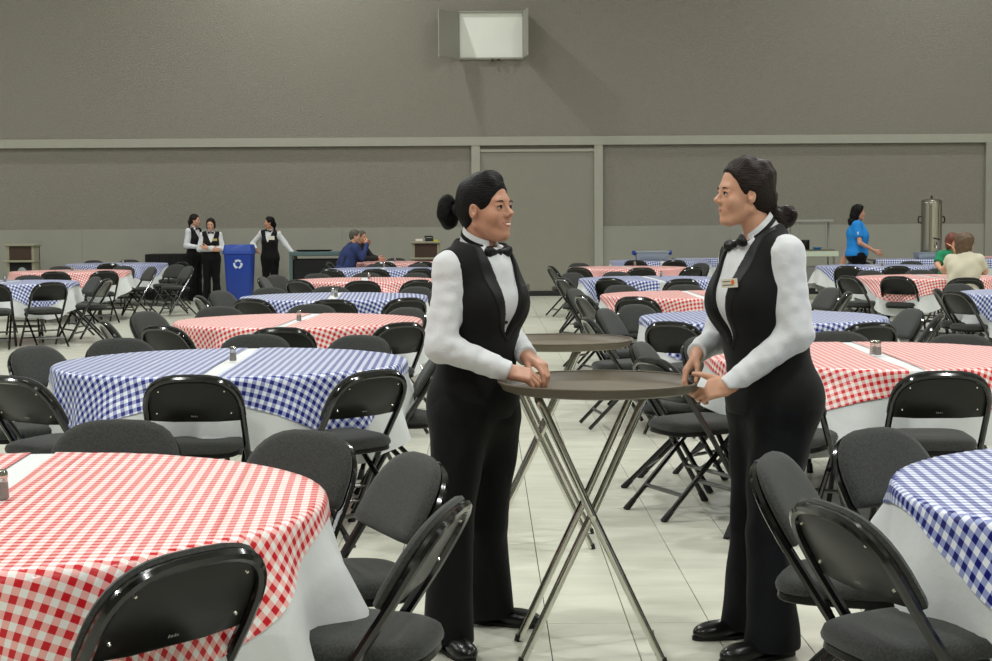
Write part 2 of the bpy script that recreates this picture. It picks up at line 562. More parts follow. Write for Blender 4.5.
# ------------------------------------------------------------------ folding chair
def chair_proto(lod):
    root = empty('folding_chair')
    N = 8 if lod == 0 else 6
    yz = lambda z: .23 - .589 * z
    W0 = .220
    # back frame: arch in the sloping plane
    zb, zt = .595, .784
    up = []
    n = 18 if lod == 0 else 12
    for i in range(n + 1):
        t = math.pi * i / n
        c, s = math.cos(t), math.sin(t)
        x = W0 * math.copysign(abs(c) ** (2 / 3.0), c)
        z = zb + (zt - zb) * abs(s) ** (2 / 3.0)
        up.append((x, yz(z), z))
    up = [(x, y - .010 * min(1, (z - .5) / .1), z - .006) for x, y, z in up]
    path = [(W0 + .002, yz(.40), .40)] + up + [(-W0 - .002, yz(.40), .40)]
    MB().tube(path, .0155, N).build('back_frame', M['frame'], root)
    for sx in (1, -1):
        lg = MB().tube([(sx * (W0 + .002), yz(.41), .41), (sx * .226, yz(.02), .02)], .0145, N).build('leg', M['frame'], root)
        if lod == 0:
            MB().tube([(sx * .225, yz(.05), .05), (sx * .227, yz(0.012), .012), (sx * .227, yz(0.0) , .0)], [.017, .0195, .0195], 8).build('foot_cap', M['rubber'], lg)
    ry = lambda z: -.27 + (.40 * z / .41)
    for sx in (1, -1):
        lg = MB().tube([(sx * .188, ry(.415), .415), (sx * .190, ry(.02), .02)], .0135, N).build('leg', M['frame'], root)
        if lod == 0:
            MB().tube([(sx * .190, ry(.05), .05), (sx * .190, ry(.012), .012), (sx * .190, ry(.0), .0)], [.015, .0175, .0175], 8).build('foot_cap', M['rubber'], lg)
    for z in (.12, .20):
        MB().tube([(-.223, yz(z), z), (.223, yz(z), z)], .011, 6).build('stretcher', M['bar'], root)
    MB().tube([(-.188, ry(.12), .12), (.188, ry(.12), .12)], .011, 6).build('stretcher', M['bar'], root)
    # seat
    def outline(sc, z, m=24):
        out = []
        for k in range(m):
            t = 2 * math.pi * k / m
            c, s = math.cos(t), math.sin(t)
            x = math.copysign(abs(c) ** (2 / 3.6), c)
            y = math.copysign(abs(s) ** (2 / 3.6), s)
            wd = .198 + .010 * y
            out.append((x * (wd - sc), .02 + y * (.205 - sc), z + (0.006 * y)))
        return out
    MB().loft([outline(.012, .432), outline(0, .440), outline(-.002, .452), outline(.004, .468), outline(.022, .479), outline(.06, .484)]).build('seat', M['fabric'], root)
    MB().loft([outline(.008, .412), outline(.004, .416), outline(.006, .433)]).build('seat_pan', M['panel'], root)
    # backrest: cushion in front, panel behind, in the sloping plane
    fx, fz = math.cos(math.atan(.589)), math.sin(math.atan(.589))

    def arch(inset, off, zlow=.578):
        out = []
        m = 16 if lod == 0 else 12
        for i in range(m + 1):
            t = math.pi * i / m
            c, s = math.cos(t), math.sin(t)
            x = (W0 - inset) * math.copysign(abs(c) ** (2 / 3.0), c)
            z = zb + (zt - inset * .85 - zb) * abs(s) ** (2 / 3.0)
            out.append((x, z))
        out += [(-(W0 - inset) * .97, zlow + inset * .3), (-(W0 - inset) * .5, zlow - .006 + inset * .3), ((W0 - inset) * .5, zlow - .006 + inset * .3), ((W0 - inset) * .97, zlow + inset * .3)]
        return [(x, yz(z) + off * fx + -.010 * (1 - (x / W0) ** 2), z + off * fz) for x, z in out]
    MB().loft([arch(.004, .002), arch(-.008, .006), arch(-.012, .016), arch(-.004, .027), arch(.020, .034), arch(.07, .037)]).build('backrest', M['fabric'], root)
    pn = MB().loft([arch(.010, .002), arch(.010, -.006), arch(.018, -.009)]).build('back_panel', M['panel'], root)
    if lod == 0:
        for x, z in ((-.150, .728), (.150, .728), (-.170, .622), (.170, .622)):
            c = (x, yz(z) - .009 * fx - .010 * (1 - (x / W0) ** 2), z - .009 * fz)
            MB().tube([c, (c[0], c[1] - .005 * fx, c[2] - .005 * fz)], [.0055, .0035], 8).build('rivet', M['rivet'], pn)
        z = .602
        c = (0, yz(z) - .0095 * fx - .010, z - .0095 * fz)
        pm = MB()
        for dx, w_, h_ in ((-.012, .004, .009), (-.004, .006, .006), (.005, .004, .008), (.012, .004, .005)):
            pm.prism([(dx - w_ / 2, 0), (dx + w_ / 2, 0), (dx + w_ / 2, h_), (dx - w_ / 2, h_)],
                     lambda x, y, t: (c[0] + x, c[1] - t * fx - y * .589 * fx, c[2] - t * fz + y * fx), 0, .0012)
        pm.build('maker_mark', M['mark'], pn)
    return root


CH = [chair_proto(0), chair_proto(1)]
CH_USED = [False, False]
BACK_OFF = .235


def place_chair(x, y, rz, lod):
    if not CH_USED[lod]:
        CH_USED[lod] = True
        c = CH[lod]
    else:
        c = copy_tree(CH[lod])
    c.location = (x, y, 0)
    c.rotation_euler = (0, 0, rz)
    return c


# ------------------------------------------------------------------ tables and cloths
TR, TZ = .914, .752


def drape(seed, A=1.0):
    rnd = random.Random(seed)
    fs = [(n, rnd.uniform(0, 6.28), rnd.uniform(.5, 1)) for n in (3, 5, 8, 13, 17, 23)]

    def P(u, v, lift, top=TZ):
        t = math.hypot(u, v)
        th = math.atan2(v, u)
        e = .02
        R = TR + .004 + lift
        if t <= R - e:
            wob = .0016 * (math.sin(u * 9 + seed) + math.sin(v * 7.3 + 1.7 * seed) + math.sin((u + v) * 15))
            return (u, v, top + lift + max(-.0006, wob * .35))
        q = (t - (R - e)) / (e * math.pi / 2)
        if q < 1:
            a = q * math.pi / 2
            r = R - e + e * math.sin(a)
            z = top + lift - e + e * math.cos(a)
            return (r * math.cos(th), r * math.sin(th), z)
        dn = t - (R - e) - e * math.pi / 2
        w = sum(a * math.sin(n * th + p) for n, p, a in fs) / 3.0
        w2 = sum(a * math.sin((n + 4) * th * 1.0 + 2 * p) for n, p, a in fs) / 3.0
        fl = .16 + .34 * A * w
        fl = max(.015, fl)
        g = min(1.0, dn / .12)
        out = dn * fl * (.55 + .45 * g)
        dz = math.sqrt(max(dn * dn - out * out, 0))
        th2 = th + .10 * A * w2 * dn * g
        r = R + out
        return (r * math.cos(th2), r * math.sin(th2), top + lift - e - dz)
    return P


def sup(a, b, p, th):
    return 1.0 / ((abs(math.cos(th)) / a) ** p + (abs(math.sin(th)) / b) ** p) ** (1 / p)


def undercloth_mesh(seed):
    P = drape(seed, .9)
    rnd = random.Random(seed * 7)
    nt = 144
    ts = [0, .3, .6, .82, .90, .905, .912, .92, .93, .95, 1.0, 1.06, 1.12, 1.18, 1.24]
    vs, fs = [(0, 0, TZ + .002)], []
    ph = [rnd.uniform(0, 6.28) for _ in range(3)]
    for t in ts[1:]:
        for k in range(nt):
            th = 2 * math.pi * k / nt
            T = sup(1.26, 1.17, 2.9, th - .1) + .012 * math.sin(5 * th + ph[0]) + .008 * math.sin(11 * th + ph[1])
            tt = t if t <= .93 else .93 + (t - .93) / (1.24 - .93) * (T - .93)
            vs.append(P(tt * math.cos(th), tt * math.sin(th), .0022))
    n = len(ts) - 1
    for k in range(nt):
        fs.append((0, 1 + k, 1 + (k + 1) % nt))
    for i in range(n - 1):
        for k in range(nt):
            k2 = (k + 1) % nt
            fs.append((1 + i * nt + k, 1 + (i + 1) * nt + k, 1 + (i + 1) * nt + k2, 1 + i * nt + k2))
    me = bpy.data.meshes.new('undercloth')
    me.from_pydata(vs, [], fs)
    me.polygons.foreach_set('use_smooth', [True] * len(me.polygons))
    me.materials.append(M['white'])
    return me


def cover_meshes(seed, colour, gap=.085):
    P = drape(seed, .9)
    U, Vv, p = (1.07, 1.035, 1.06)[seed - 1], .958, (3.9, 4.6, 4.2)[seed - 1]
    out = []
    NU, NV = 84, 32
    for sgn in (1, -1):
        vs, fs, uvs = [], [], []
        for i in range(NU + 1):
            a = -1 + 2 * i / NU
            u = U * math.copysign(1 - (1 - abs(a)) ** 1.7, a) * .999
            vm = Vv * max(0.0, 1 - (abs(u) / U) ** p) ** (1 / p)
            vm = max(vm, gap / 2 + .01)
            vm += .012 * math.sin(9 * u + seed)
            for j in range(NV + 1):
                s = j / NV
                s = s + .18 * math.sin(math.pi * s) * (1 if True else 0)
                v = gap / 2 + s * (vm - gap / 2)
                v += .006 * math.sin(3 * u + seed) * (1 - s)
                uu, v2 = u, v * sgn
                vs.append(P(uu, v2, .0068))
                uvs.append((uu + 5, v2 + 5))
        for i in range(NU):
            for j in range(NV):
                q = (i * (NV + 1) + j, (i + 1) * (NV + 1) + j, (i + 1) * (NV + 1) + j + 1, i * (NV + 1) + j + 1)
                fs.append(q if sgn > 0 else q[::-1])
        me = bpy.data.meshes.new('sheet')
        me.from_pydata(vs, [], fs)
        uvl = me.uv_layers.new(name='UVMap')
        for l in me.loops:
            uvl.data[l.index].uv = uvs[l.vertex_index]
        me.polygons.foreach_set('use_smooth', [True] * len(me.polygons))
        me.materials.append(M[colour])
        out.append(me)
    return out


UC = {s: undercloth_mesh(s) for s in (1, 2, 3)}
CV = {(s, c): cover_meshes(s, c) for s in (1, 2, 3) for c in ('red', 'blue')}


def table_proto():
    t = empty('round_table')
    MB().lathe([(TR - .004, TZ - .03), (TR, TZ - .026), (TR, TZ - .004), (TR - .004, TZ)], 64).build('tabletop', M['ply'], t)
    for sy in (1, -1):
        y = sy * .42
        for sx in (1, -1):
            MB().tube([(sx * .33, y, TZ - .03), (sx * .34, y, .30), (sx * .30, y + sy * .02, .0)], .014, 8).build('leg', M['frame'], t)
        MB().tube([(-.337, y, .30), (.337, y, .30)], .011, 6).build('brace', M['frame'], t)
        MB().tube([(0, y, .30), (0, y * .25, TZ - .03)], .008, 6).build('strut', M['frame'], t)
    return t


TAB = table_proto()
TAB_USED = False


def shaker_protos():
    out = []
    for content in ('pepper', 'salt'):
        s = empty('shaker')
        MB().lathe([(.016, 0), (.019, .003), (.0175, .03), (.0155, .055), (.0155, .060), (.004, .0605)], 14).build('glass_body', M['glass'], s)
        MB().lathe([(.013, .004), (.0155, .006), (.0145, .03), (.013, .043), (.002, .0435)], 12).build('contents', M[content], s)
        MB().lathe([(.0165, .056), (.0172, .058), (.0165, .070), (.012, .077), (.003, .079)], 14).build('cap', M['chrome'], s)
        out.append(s)
    return out


SH = shaker_protos()
SH_USED = [False, False]
POS = ['right', 'far right', 'far', 'far left', 'left', 'near left', 'near', 'near right']


def table(phrase, X, Y, colour, seed, rot, chairs, shakers=None, gap_shift=0):
    """chairs: list of (px, py of the top middle of the backrest [, yaw tweak deg [, keep distance]])"""
    global TAB_USED
    t = TAB if not TAB_USED else copy_tree(TAB)
    TAB_USED = True
    t.location = (X, Y, 0)
    t.rotation_euler = (0, 0, rot + .3)
    tag(t, 'round folding table under the cloths of the ' + phrase, 'table', 'round banquet tables')
    u = link('undercloth', UC[seed])
    u.location = (X, Y, 0); u.rotation_euler = (0, 0, rot)
    tag(u, 'white undercloth hanging below the checks of the ' + phrase, 'tablecloth', 'white undercloths')
    c = empty('gingham_cover', (X, Y, 0), rot)
    tag(c, colour + ' and white gingham plastic cover of the ' + phrase, 'table cover', colour + ' gingham covers')
    for me in CV[(seed, colour)]:
        kid('sheet', me, c)
    placed = []
    for ch in chairs:
        px, py = ch[:2]
        tw = ch[2] if len(ch) > 2 else 0
        P = at_z(px, py, .795)
        dx, dy = P.x - X, P.y - Y
        dist = math.hypot(dx, dy)
        a = math.atan2(dy, dx)
        dist = min(max(dist, 1.10), ch[3] if len(ch) > 3 else 1.50)
        placed.append([a, dist, math.radians(tw)])
    # neighbours need elbow room
    for _ in range(30):
        for i in range(len(placed)):
            for j in range(i):
                if abs(placed[i][1] - placed[j][1]) > .5: continue
                d_ = (placed[i][0] - placed[j][0] + math.pi) % (2 * math.pi) - math.pi
                if abs(d_) < .47:
                    k = (.47 - abs(d_)) * .25 * (1 if d_ >= 0 else -1)
                    placed[i][0] += k; placed[j][0] -= k
    done = []
    for a, dist, tw in placed:
        a = (a + math.pi) % (2 * math.pi) - math.pi
        face = a + math.pi + tw
        done.append((a, X + dist * math.cos(a) + BACK_OFF * math.cos(face), Y + dist * math.sin(a) + BACK_OFF * math.sin(face), face))
    placed = done
    names = [POS[int(((a / (2 * math.pi)) * 8 + 8.5)) % 8] for a, *_ in placed]
    for n, (a, cx, cy, face) in zip(names, placed):
        same = sorted([q[2] for m, q in zip(names, placed) if m == n])
        o = place_chair(cx, cy, face - math.pi / 2, 0 if Y < 10 else 1)
        if len(same) == 1:
            lab = 'black folding chair, %s side of %s' % (n, phrase)
        elif len(same) == 2:
            lab = '%s of two folding chairs, %s side of %s' % ('nearer' if cy == same[0] else 'farther', n, phrase)
        else:
            k = same.index(cy)
            lab = '%s of three folding chairs, %s side of %s' % (['nearest', 'middle', 'farthest', 'last'][min(k, 3)], n, phrase)
        tag(o, lab, 'chair', 'black padded folding chairs')
    if shakers:
        for k, (px, py, kind) in enumerate(shakers):
            P = at_z(px, py, TZ + .010)
            s = SH[kind] if not SH_USED[kind] else copy_tree(SH[kind])
            SH_USED[kind] = True
            s.location = (P.x, P.y, TZ + .0105)
            tag(s, '%s shaker standing on the %s' % (['brown pepper', 'white salt'][kind], phrase), 'shaker', 'shakers on the tables')
    return (X, Y)


def tx(px, d):
    return at_y(px, 300, d).x


D2R = math.radians
# left row
table('nearest red table, bottom left', -1.345, 4.15, 'red', 1, D2R(94),
      [(199, 551, 8), (455, 503), (425, 456), (313, 432), (120, 421)], [(2, 499, 0), (-8, 492, 1)])
table('nearest blue table on the left', tx(231, 8.4), 8.4, 'blue', 2, D2R(91),
      [(190, 376), (377, 371, 6), (10, 377), (-28, 364), (30, 347), (117, 339), (256, 335), (363, 336), (428, 352)], [(233, 361, 0)])
table('second red table of left row', -1.40, 11.95, 'red', 3, D2R(267),
      [(281, 328), (403, 323), (160, 326), (103, 321), (143, 312), (217, 307), (313, 304), (410, 308)], [(299, 321, 0)])
table('second blue table of left row', -1.50, 15.8, 'blue', 1, D2R(93),
      [(333, 300), (250, 299), (418, 299), (198, 296), (218, 291), (269, 288), (329, 286), (418, 287)], [(336, 297, 0), (333, 295.5, 1)])
table('third red table of left row', -1.54, 20.4, 'red', 2, D2R(274),
      [(364, 281), (297, 280), (432, 281), (261, 277), (270, 275), (303, 271), (362, 272), (420, 271)], [(369, 279, 0)])
table('third blue table of left row', -1.64, 25.2, 'blue', 3, D2R(89),
      [(378, 270), (319, 270), (432, 270), (383, 263.5), (425, 263)], [(384, 267, 0)])
table('farthest red table of left row', -1.72, 29.4, 'red', 1, D2R(274),
      [(402, 263), (430, 264), (397, 257.8)], [(395, 261.5, 0)])
# far-left row
table('nearer blue table of far-left row', -6.1, 20.3, 'blue', 2, D2R(272),
      [(45, 283), (97, 277), (108, 279), (33, 275), (-3, 290)], [(5, 282, 0)])
table('red table of far-left row', -6.47, 25.0, 'red', 3, D2R(89),
      [(47, 273), (108, 271), (153, 267), (166, 264), (45, 263), (184, 266, 0, 2.2), (204, 264.5, 0, 2.4)], [(72, 271, 0)])
table('farther blue table of far-left row', -6.8, 29.6, 'blue', 1, D2R(94),
      [(101, 265.5), (183, 262), (93, 260.5), (138, 258.5)], [(123, 263.5, 1)])
# right row
table('nearest blue table, bottom right', 2.02, 4.2, 'blue', 3, D2R(266),
      [(765, 456, -4), (825, 505), (868, 430)])
table('nearest red table right of the waitresses', 2.1, 8.55, 'red', 2, D2R(88),
      [(945, 372), (760, 372), (650, 358), (637, 343), (700, 337), (835, 332), (963, 335)], [(878, 355, 0), (873, 354.5, 1)])
table('second blue table of right row', 2.08, 12.0, 'blue', 1, D2R(90),
      [(670, 322), (873, 323), (580, 318, -18), (602, 309), (633, 305), (915, 309), (941, 314)])
table('second red table of right row', 2.05, 15.7, 'red', 3, D2R(90),
      [(634, 297), (812, 298), (582, 295, -16), (572, 289), (612, 285), (685, 285), (833, 288), (851, 292)])
table('third blue table of right row', 2.10, 20.2, 'blue', 2, D2R(272),
      [(605, 278), (683, 279), (566, 278, -8), (562, 272), (588, 271), (730, 274)], [(661, 277, 0)])
table('third red table of right row', 2.22, 25.0, 'red', 1, D2R(272),
      [(577, 267.5), (643, 268), (698, 267), (550, 266, 4), (573, 263), (712, 263)], [(635, 266, 0)])
table('farthest blue table of right row', 3.2, 29.4, 'blue', 3, D2R(268),
      [(622, 262), (680, 262)])
# far-right row
table('blue table cut by the right edge', 5.57, 15.6, 'blue', 2, D2R(267),
      [(950, 291), (937, 289), (956, 284)])
table('red table of far-right row', 5.6, 20.1, 'red', 1, D2R(88),
      [(900, 276), (976, 279), (848, 276), (862, 270), (908, 268)])
table('blue table of far-right row', 6.1, 25.0, 'blue', 3, D2R(269),
      [(837, 267), (905, 267), (915, 261), (858, 261)], [(882, 266, 0)])


# ------------------------------------------------------------------ implicit surfaces for people
def nv(v):
    v = np.asarray(v, float)
    return v / np.linalg.norm(v)


class G:
    def __init__(s, lo, hi, h):
        s.lo = np.asarray(lo, float)
        s.h = h
        s.n = np.ceil((np.asarray(hi) - s.lo) / h).astype(int) + 1
        s.d = np.full(s.n, .08, np.float32)

    def _sl(s, lo, hi, m):
        a = np.clip(np.floor((np.asarray(lo) - m - s.lo) / s.h).astype(int), 0, s.n)
        b = np.clip(np.ceil((np.asarray(hi) + m - s.lo) / s.h).astype(int) + 1, 0, s.n)
        if np.any(b <= a):
            return None, None
        ax = [(s.lo[i] + s.h * np.arange(a[i], b[i])).astype(np.float32) for i in range(3)]
        X, Y, Z = np.meshgrid(*ax, indexing='ij', sparse=True)
        return tuple(slice(a[i], b[i]) for i in range(3)), (X, Y, Z)

    def add(s, prim, k=0.0, disp=None):
        fn, lo, hi = prim
        sl, P = s._sl(lo, hi, k + 3 * s.h + .012)
        if sl is None: return s
        v = fn(*P)
        if disp is not None:
            v = v + disp(*P)
        a = s.d[sl]
        m = np.minimum(a, v)
        if k > 0:
            hh = np.maximum(k - np.abs(a - v), 0) / k
            m = m - hh * hh * k * .25
        s.d[sl] = m
        return s

    def cut(s, prim, k=0.0):
        fn, lo, hi = prim
        sl, P = s._sl(lo, hi, k + 3 * s.h)
        if sl is None: return s
        v = -fn(*P)
        a = s.d[sl]
        m = np.maximum(a, v)
        if k > 0:
            hh = np.maximum(k - np.abs(a - v), 0) / k
            m = m + hh * hh * k * .25
        s.d[sl] = m
        return s

    def keep(s, fn):
        sl, P = s._sl(s.lo, s.lo + s.h * s.n, 0)
        s.d = np.maximum(s.d, fn(*P)).astype(np.float32)
        return s

    def surf(s, smooth=1):
        d = s.d
        ins = d < 0
        c8 = [(i, j, k) for i in (0, 1) for j in (0, 1) for k in (0, 1)]
        n = np.array(d.shape) - 1
        sub = lambda A, o: A[o[0]:o[0] + n[0], o[1]:o[1] + n[1], o[2]:o[2] + n[2]]
        an = np.zeros(n, bool)
        al = np.ones(n, bool)
        for o in c8:
            q = sub(ins, o)
            an |= q
            al &= q
        act = an & ~al
        idx = np.argwhere(act)
        vid = np.full(n, -1, np.int32)
        vid[act] = np.arange(len(idx))
        val = {o: d[idx[:, 0] + o[0], idx[:, 1] + o[1], idx[:, 2] + o[2]] for o in c8}
        acc = np.zeros((len(idx), 3))
        cnt = np.zeros(len(idx))
        for o in c8:
            for ax in range(3):
                if o[ax] == 0:
                    o2 = list(o); o2[ax] = 1; o2 = tuple(o2)
                    a, b = val[o], val[o2]
                    m = (a < 0) != (b < 0)
                    t = np.where(m, a / np.where(m, a - b, 1), 0)
                    p = np.tile(np.array(o, float), (len(idx), 1))
                    p[:, ax] = t
                    acc[m] += p[m]
                    cnt[m] += 1
        vs = s.lo + s.h * (idx + acc / cnt[:, None])
        fs = []
        for ax in range(3):
            b, c = (ax + 1) % 3, (ax + 2) % 3
            sa = [slice(None)] * 3; sb = [slice(None)] * 3
            sa[ax] = slice(0, -1); sb[ax] = slice(1, None)
            A, B = ins[tuple(sa)], ins[tuple(sb)]
            e = np.argwhere(A != B)
            ok = (e[:, b] > 0) & (e[:, c] > 0) & (e[:, b] < n[b]) & (e[:, c] < n[c])
            e = e[ok]
            flip = A[e[:, 0], e[:, 1], e[:, 2]]
            qs = []
            for db, dc in ((-1, -1), (0, -1), (0, 0), (-1, 0)):
                q = e.copy()
                q[:, b] += db; q[:, c] += dc
                qs.append(vid[q[:, 0], q[:, 1], q[:, 2]])
            Q = np.stack(qs, 1)
            Q[~flip] = Q[~flip][:, ::-1]
            fs.append(Q)
        fs = np.concatenate(fs)
        fs = fs[(fs >= 0).all(1)]
        for _ in range(smooth):
            e = np.concatenate([fs[:, [0, 1]], fs[:, [1, 2]], fs[:, [2, 3]], fs[:, [3, 0]]])
            sm = np.zeros_like(vs)
            for ax in range(3):
                sm[:, ax] = np.bincount(e[:, 0], vs[e[:, 1], ax], len(vs)) + np.bincount(e[:, 1], vs[e[:, 0], ax], len(vs))
            ct = np.bincount(e[:, 0], minlength=len(vs)) + np.bincount(e[:, 1], minlength=len(vs))
            vs = vs * .5 + .5 * sm / np.maximum(ct, 1)[:, None]
        return vs, fs

    def build(s, name, mt, parent, smooth=1, mi=None):
        vs, fs = s.surf(smooth)
        m = mi(vs[fs].mean(1)) if mi is not None else None
        return kid(name, np_mesh(name, vs, fs, mt, True, m), parent)


def cone(a, b, ra, rb):
    a, b = np.asarray(a, float), np.asarray(b, float)
    ba = b - a
    L = max(float(ba @ ba), 1e-9)

    def fn(X, Y, Z):
        x, y, z = X - a[0], Y - a[1], Z - a[2]
        t = np.clip((x * ba[0] + y * ba[1] + z * ba[2]) / L, 0, 1)
        return np.sqrt((x - t * ba[0]) ** 2 + (y - t * ba[1]) ** 2 + (z - t * ba[2]) ** 2) - (ra + (rb - ra) * t)
    r = max(ra, rb)
    return fn, np.minimum(a, b) - r, np.maximum(a, b) + r


def capcone(a, b, ra, rb):
    fn0, lo, hi = cone(a, b, ra, rb)
    b = np.asarray(b, float)
    d = nv(b - np.asarray(a, float))

    def fn(X, Y, Z):
        return np.maximum(fn0(X, Y, Z), (X - b[0]) * d[0] + (Y - b[1]) * d[1] + (Z - b[2]) * d[2])
    return fn, lo, hi


def ell(c, r, R=None):
    c, r = np.asarray(c, float), np.asarray(r, float)
    R = np.eye(3) if R is None else np.asarray(R, float)

    def fn(X, Y, Z):
        x, y, z = X - c[0], Y - c[1], Z - c[2]
        q = [(x * R[i, 0] + y * R[i, 1] + z * R[i, 2]) for i in range(3)]
        k0 = np.sqrt(sum((q[i] / r[i]) ** 2 for i in range(3)))
        k1 = np.sqrt(sum((q[i] / r[i] ** 2) ** 2 for i in range(3))) + 1e-9
        return k0 * (k0 - 1) / k1
    e = np.sqrt(((R * r[:, None]) ** 2).sum(0))
    return fn, c - e, c + e


def rbox(c, hf, R=None, rad=.005):
    c, hf = np.asarray(c, float), np.asarray(hf, float)
    R = np.eye(3) if R is None else np.asarray(R, float)

    def fn(X, Y, Z):
        x, y, z = X - c[0], Y - c[1], Z - c[2]
        q = [np.abs(x * R[i, 0] + y * R[i, 1] + z * R[i, 2]) - (hf[i] - rad) for i in range(3)]
        o = np.sqrt(sum(np.maximum(v, 0) ** 2 for v in q))
        return o + np.minimum(np.maximum(np.maximum(q[0], q[1]), q[2]), 0) - rad
    e = np.abs(R * hf[:, None]).sum(0)
    return fn, c - e, c + e


def folds(seed, amp, freq):
    rnd = np.random.RandomState(seed)
    K = rnd.normal(size=(5, 3))
    K = K / np.linalg.norm(K, axis=1)[:, None] * (freq * rnd.uniform(.6, 1.5, size=(5, 1)))
    ph = rnd.uniform(0, 6.28, 5)

    def fn(X, Y, Z):
        return sum(np.sin(K[i, 0] * X + K[i, 1] * Y + K[i, 2] * Z + ph[i]) for i in range(5)) * (amp / 2.2)
    return fn


def frame_f(yaw_deg, pitch_deg=0, roll_deg=0):
    """rows: forward, left, up.  yaw 0 faces +X, positive turns to +Y"""
    y, p = math.radians(yaw_deg), math.radians(pitch_deg)
    f = np.array([math.cos(y) * math.cos(p), math.sin(y) * math.cos(p), math.sin(p)])
    l = np.array([-math.sin(y), math.cos(y), 0])
    u = np.cross(f, l)
    r = math.radians(roll_deg)
    l, u = l * math.cos(r) + u * math.sin(r), u * math.cos(r) - l * math.sin(r)
    return np.array([f, l, u])


def add_head(g, c, R, s, detail=True):
    T = lambda x, y, z: c + s * (x * R[0] + y * R[1] + z * R[2])
    g.add(ell(T(-.010, 0, .036), np.array([.088, .072, .082]) * s, R))
    g.add(ell(T(.022, 0, -.028), np.array([.060, .055, .076]) * s, R), .03 * s)
    g.add(ell(T(.064, 0, -.092), np.array([.020, .021, .017]) * s, R), .026 * s)
    for q in (1, -1):
        g.add(cone(T(-.006, q * .047, -.052), T(.048, q * .016, -.090), .016 * s, .016 * s), .022 * s)
        g.add(ell(T(.050, q * .034, -.026), np.array([.025, .024, .023]) * s, R), .022 * s)
    if detail:
        g.add(ell(T(.068, 0, .024), np.array([.014, .044, .011]) * s, R), .018 * s)
        for q in (1, -1):
            g.cut(ell(T(.090, q * .032, .003), np.array([.020, .018, .011]) * s, R), .012 * s)
    g.add(cone(T(.076, 0, .012), T(.0950, 0, -.019), .0068 * s, .0098 * s), .011 * s)
    if detail:
        g.add(ell(T(.0985, 0, -.0215), np.array([.0095, .0105, .0085]) * s, R), .006 * s)
        for q in (1, -1):
            g.add(ell(T(.0870, q * .0140, -.0265), np.array([.0095, .0075, .0075]) * s, R), .006 * s)
            e = T(.0690, q * .0315, .003)
            g.add(ell(e + s * (.0050 * R[2]), np.array([.0145, .0165, .0108]) * s, R), .004 * s)
            g.add(ell(e - s * (.0065 * R[2]), np.array([.0135, .0155, .0085]) * s, R), .005 * s)
            g.cut(ell(T(.0875, q * .0325, .0012), np.array([.0130, .0145, .0068]) * s, R), .002 * s)
        g.add(ell(T(.071, 0, -.056), np.array([.014, .030, .021]) * s, R), .014 * s)
    for q in (1, -1):
        g.add(ell(T(-.006, q * .0725, -.006), np.array([.015, .007, .026]) * s, R), .005 * s)
        if detail:
            g.cut(ell(T(-.001, q * .0800, -.001), np.array([.0085, .0080, .0150]) * s, R), .003 * s)
    return T


def hand(g, W_, ex, ez, side, curls, thumb=(.75, .66, -.1), s=1.0, spread=.06, tcurl=.35, k=.006):
    """ex to the fingers, ez back of the hand, thumb on side * (ez x ex)"""
    ex = nv(ex)
    ez = nv(np.asarray(ez, float) - ex * (np.asarray(ez, float) @ ex))
    ey = np.cross(ez, ex) * side
    R = np.array([ex, ey, ez])
    g.add(ell(W_ + ex * .004 * s, np.array([.035, .027, .020]) * s, R), .012)
    g.add(rbox(W_ + ex * .050 * s, np.array([.042, .036, .0135]) * s, R, .012 * s), .014)
    g.add(ell(W_ + ex * .03 * s + ey * .024 * s - ez * .008 * s, np.array([.030, .018, .015]) * s, R), .010)
    by = [.0285, .0095, -.0095, -.0275]
    bx = [.086, .091, .087, .078]
    ln = [1.0, 1.1, 1.02, .80]
    for i in range(4):
        p = W_ + s * (ex * bx[i] + ey * by[i])
        sp = spread * (1.5 - i)
        dirx = nv(ex + ey * sp)
        a = 0
        rr = [.0096, .0090, .0083, .0070]
        if i == 3: rr = [q * .88 for q in rr]
        for j, L in enumerate((.042, .027, .021)):
            a += curls[i][j]
            dd = dirx * math.cos(a) - ez * math.sin(a)
            q = p + dd * L * ln[i] * s
            g.add(cone(p, q, rr[j] * s, rr[j + 1] * s), .003 if j else k)
            p = q
    p = W_ + s * (ex * .024 + ey * .026 - ez * .006)
    d0 = nv(ex * thumb[0] + ey * thumb[1] + ez * thumb[2])
    for j, (L, r0, r1) in enumerate(((.040, .0135, .0115), (.032, .0110, .0102), (.026, .0100, .0080))):
        dd = nv(d0 + (ex * .8 - ey * .3) * tcurl * j)
        q = p + dd * L * s
        g.add(cone(p, q, r0 * s, r1 * s), .006)
        p = q
    return R


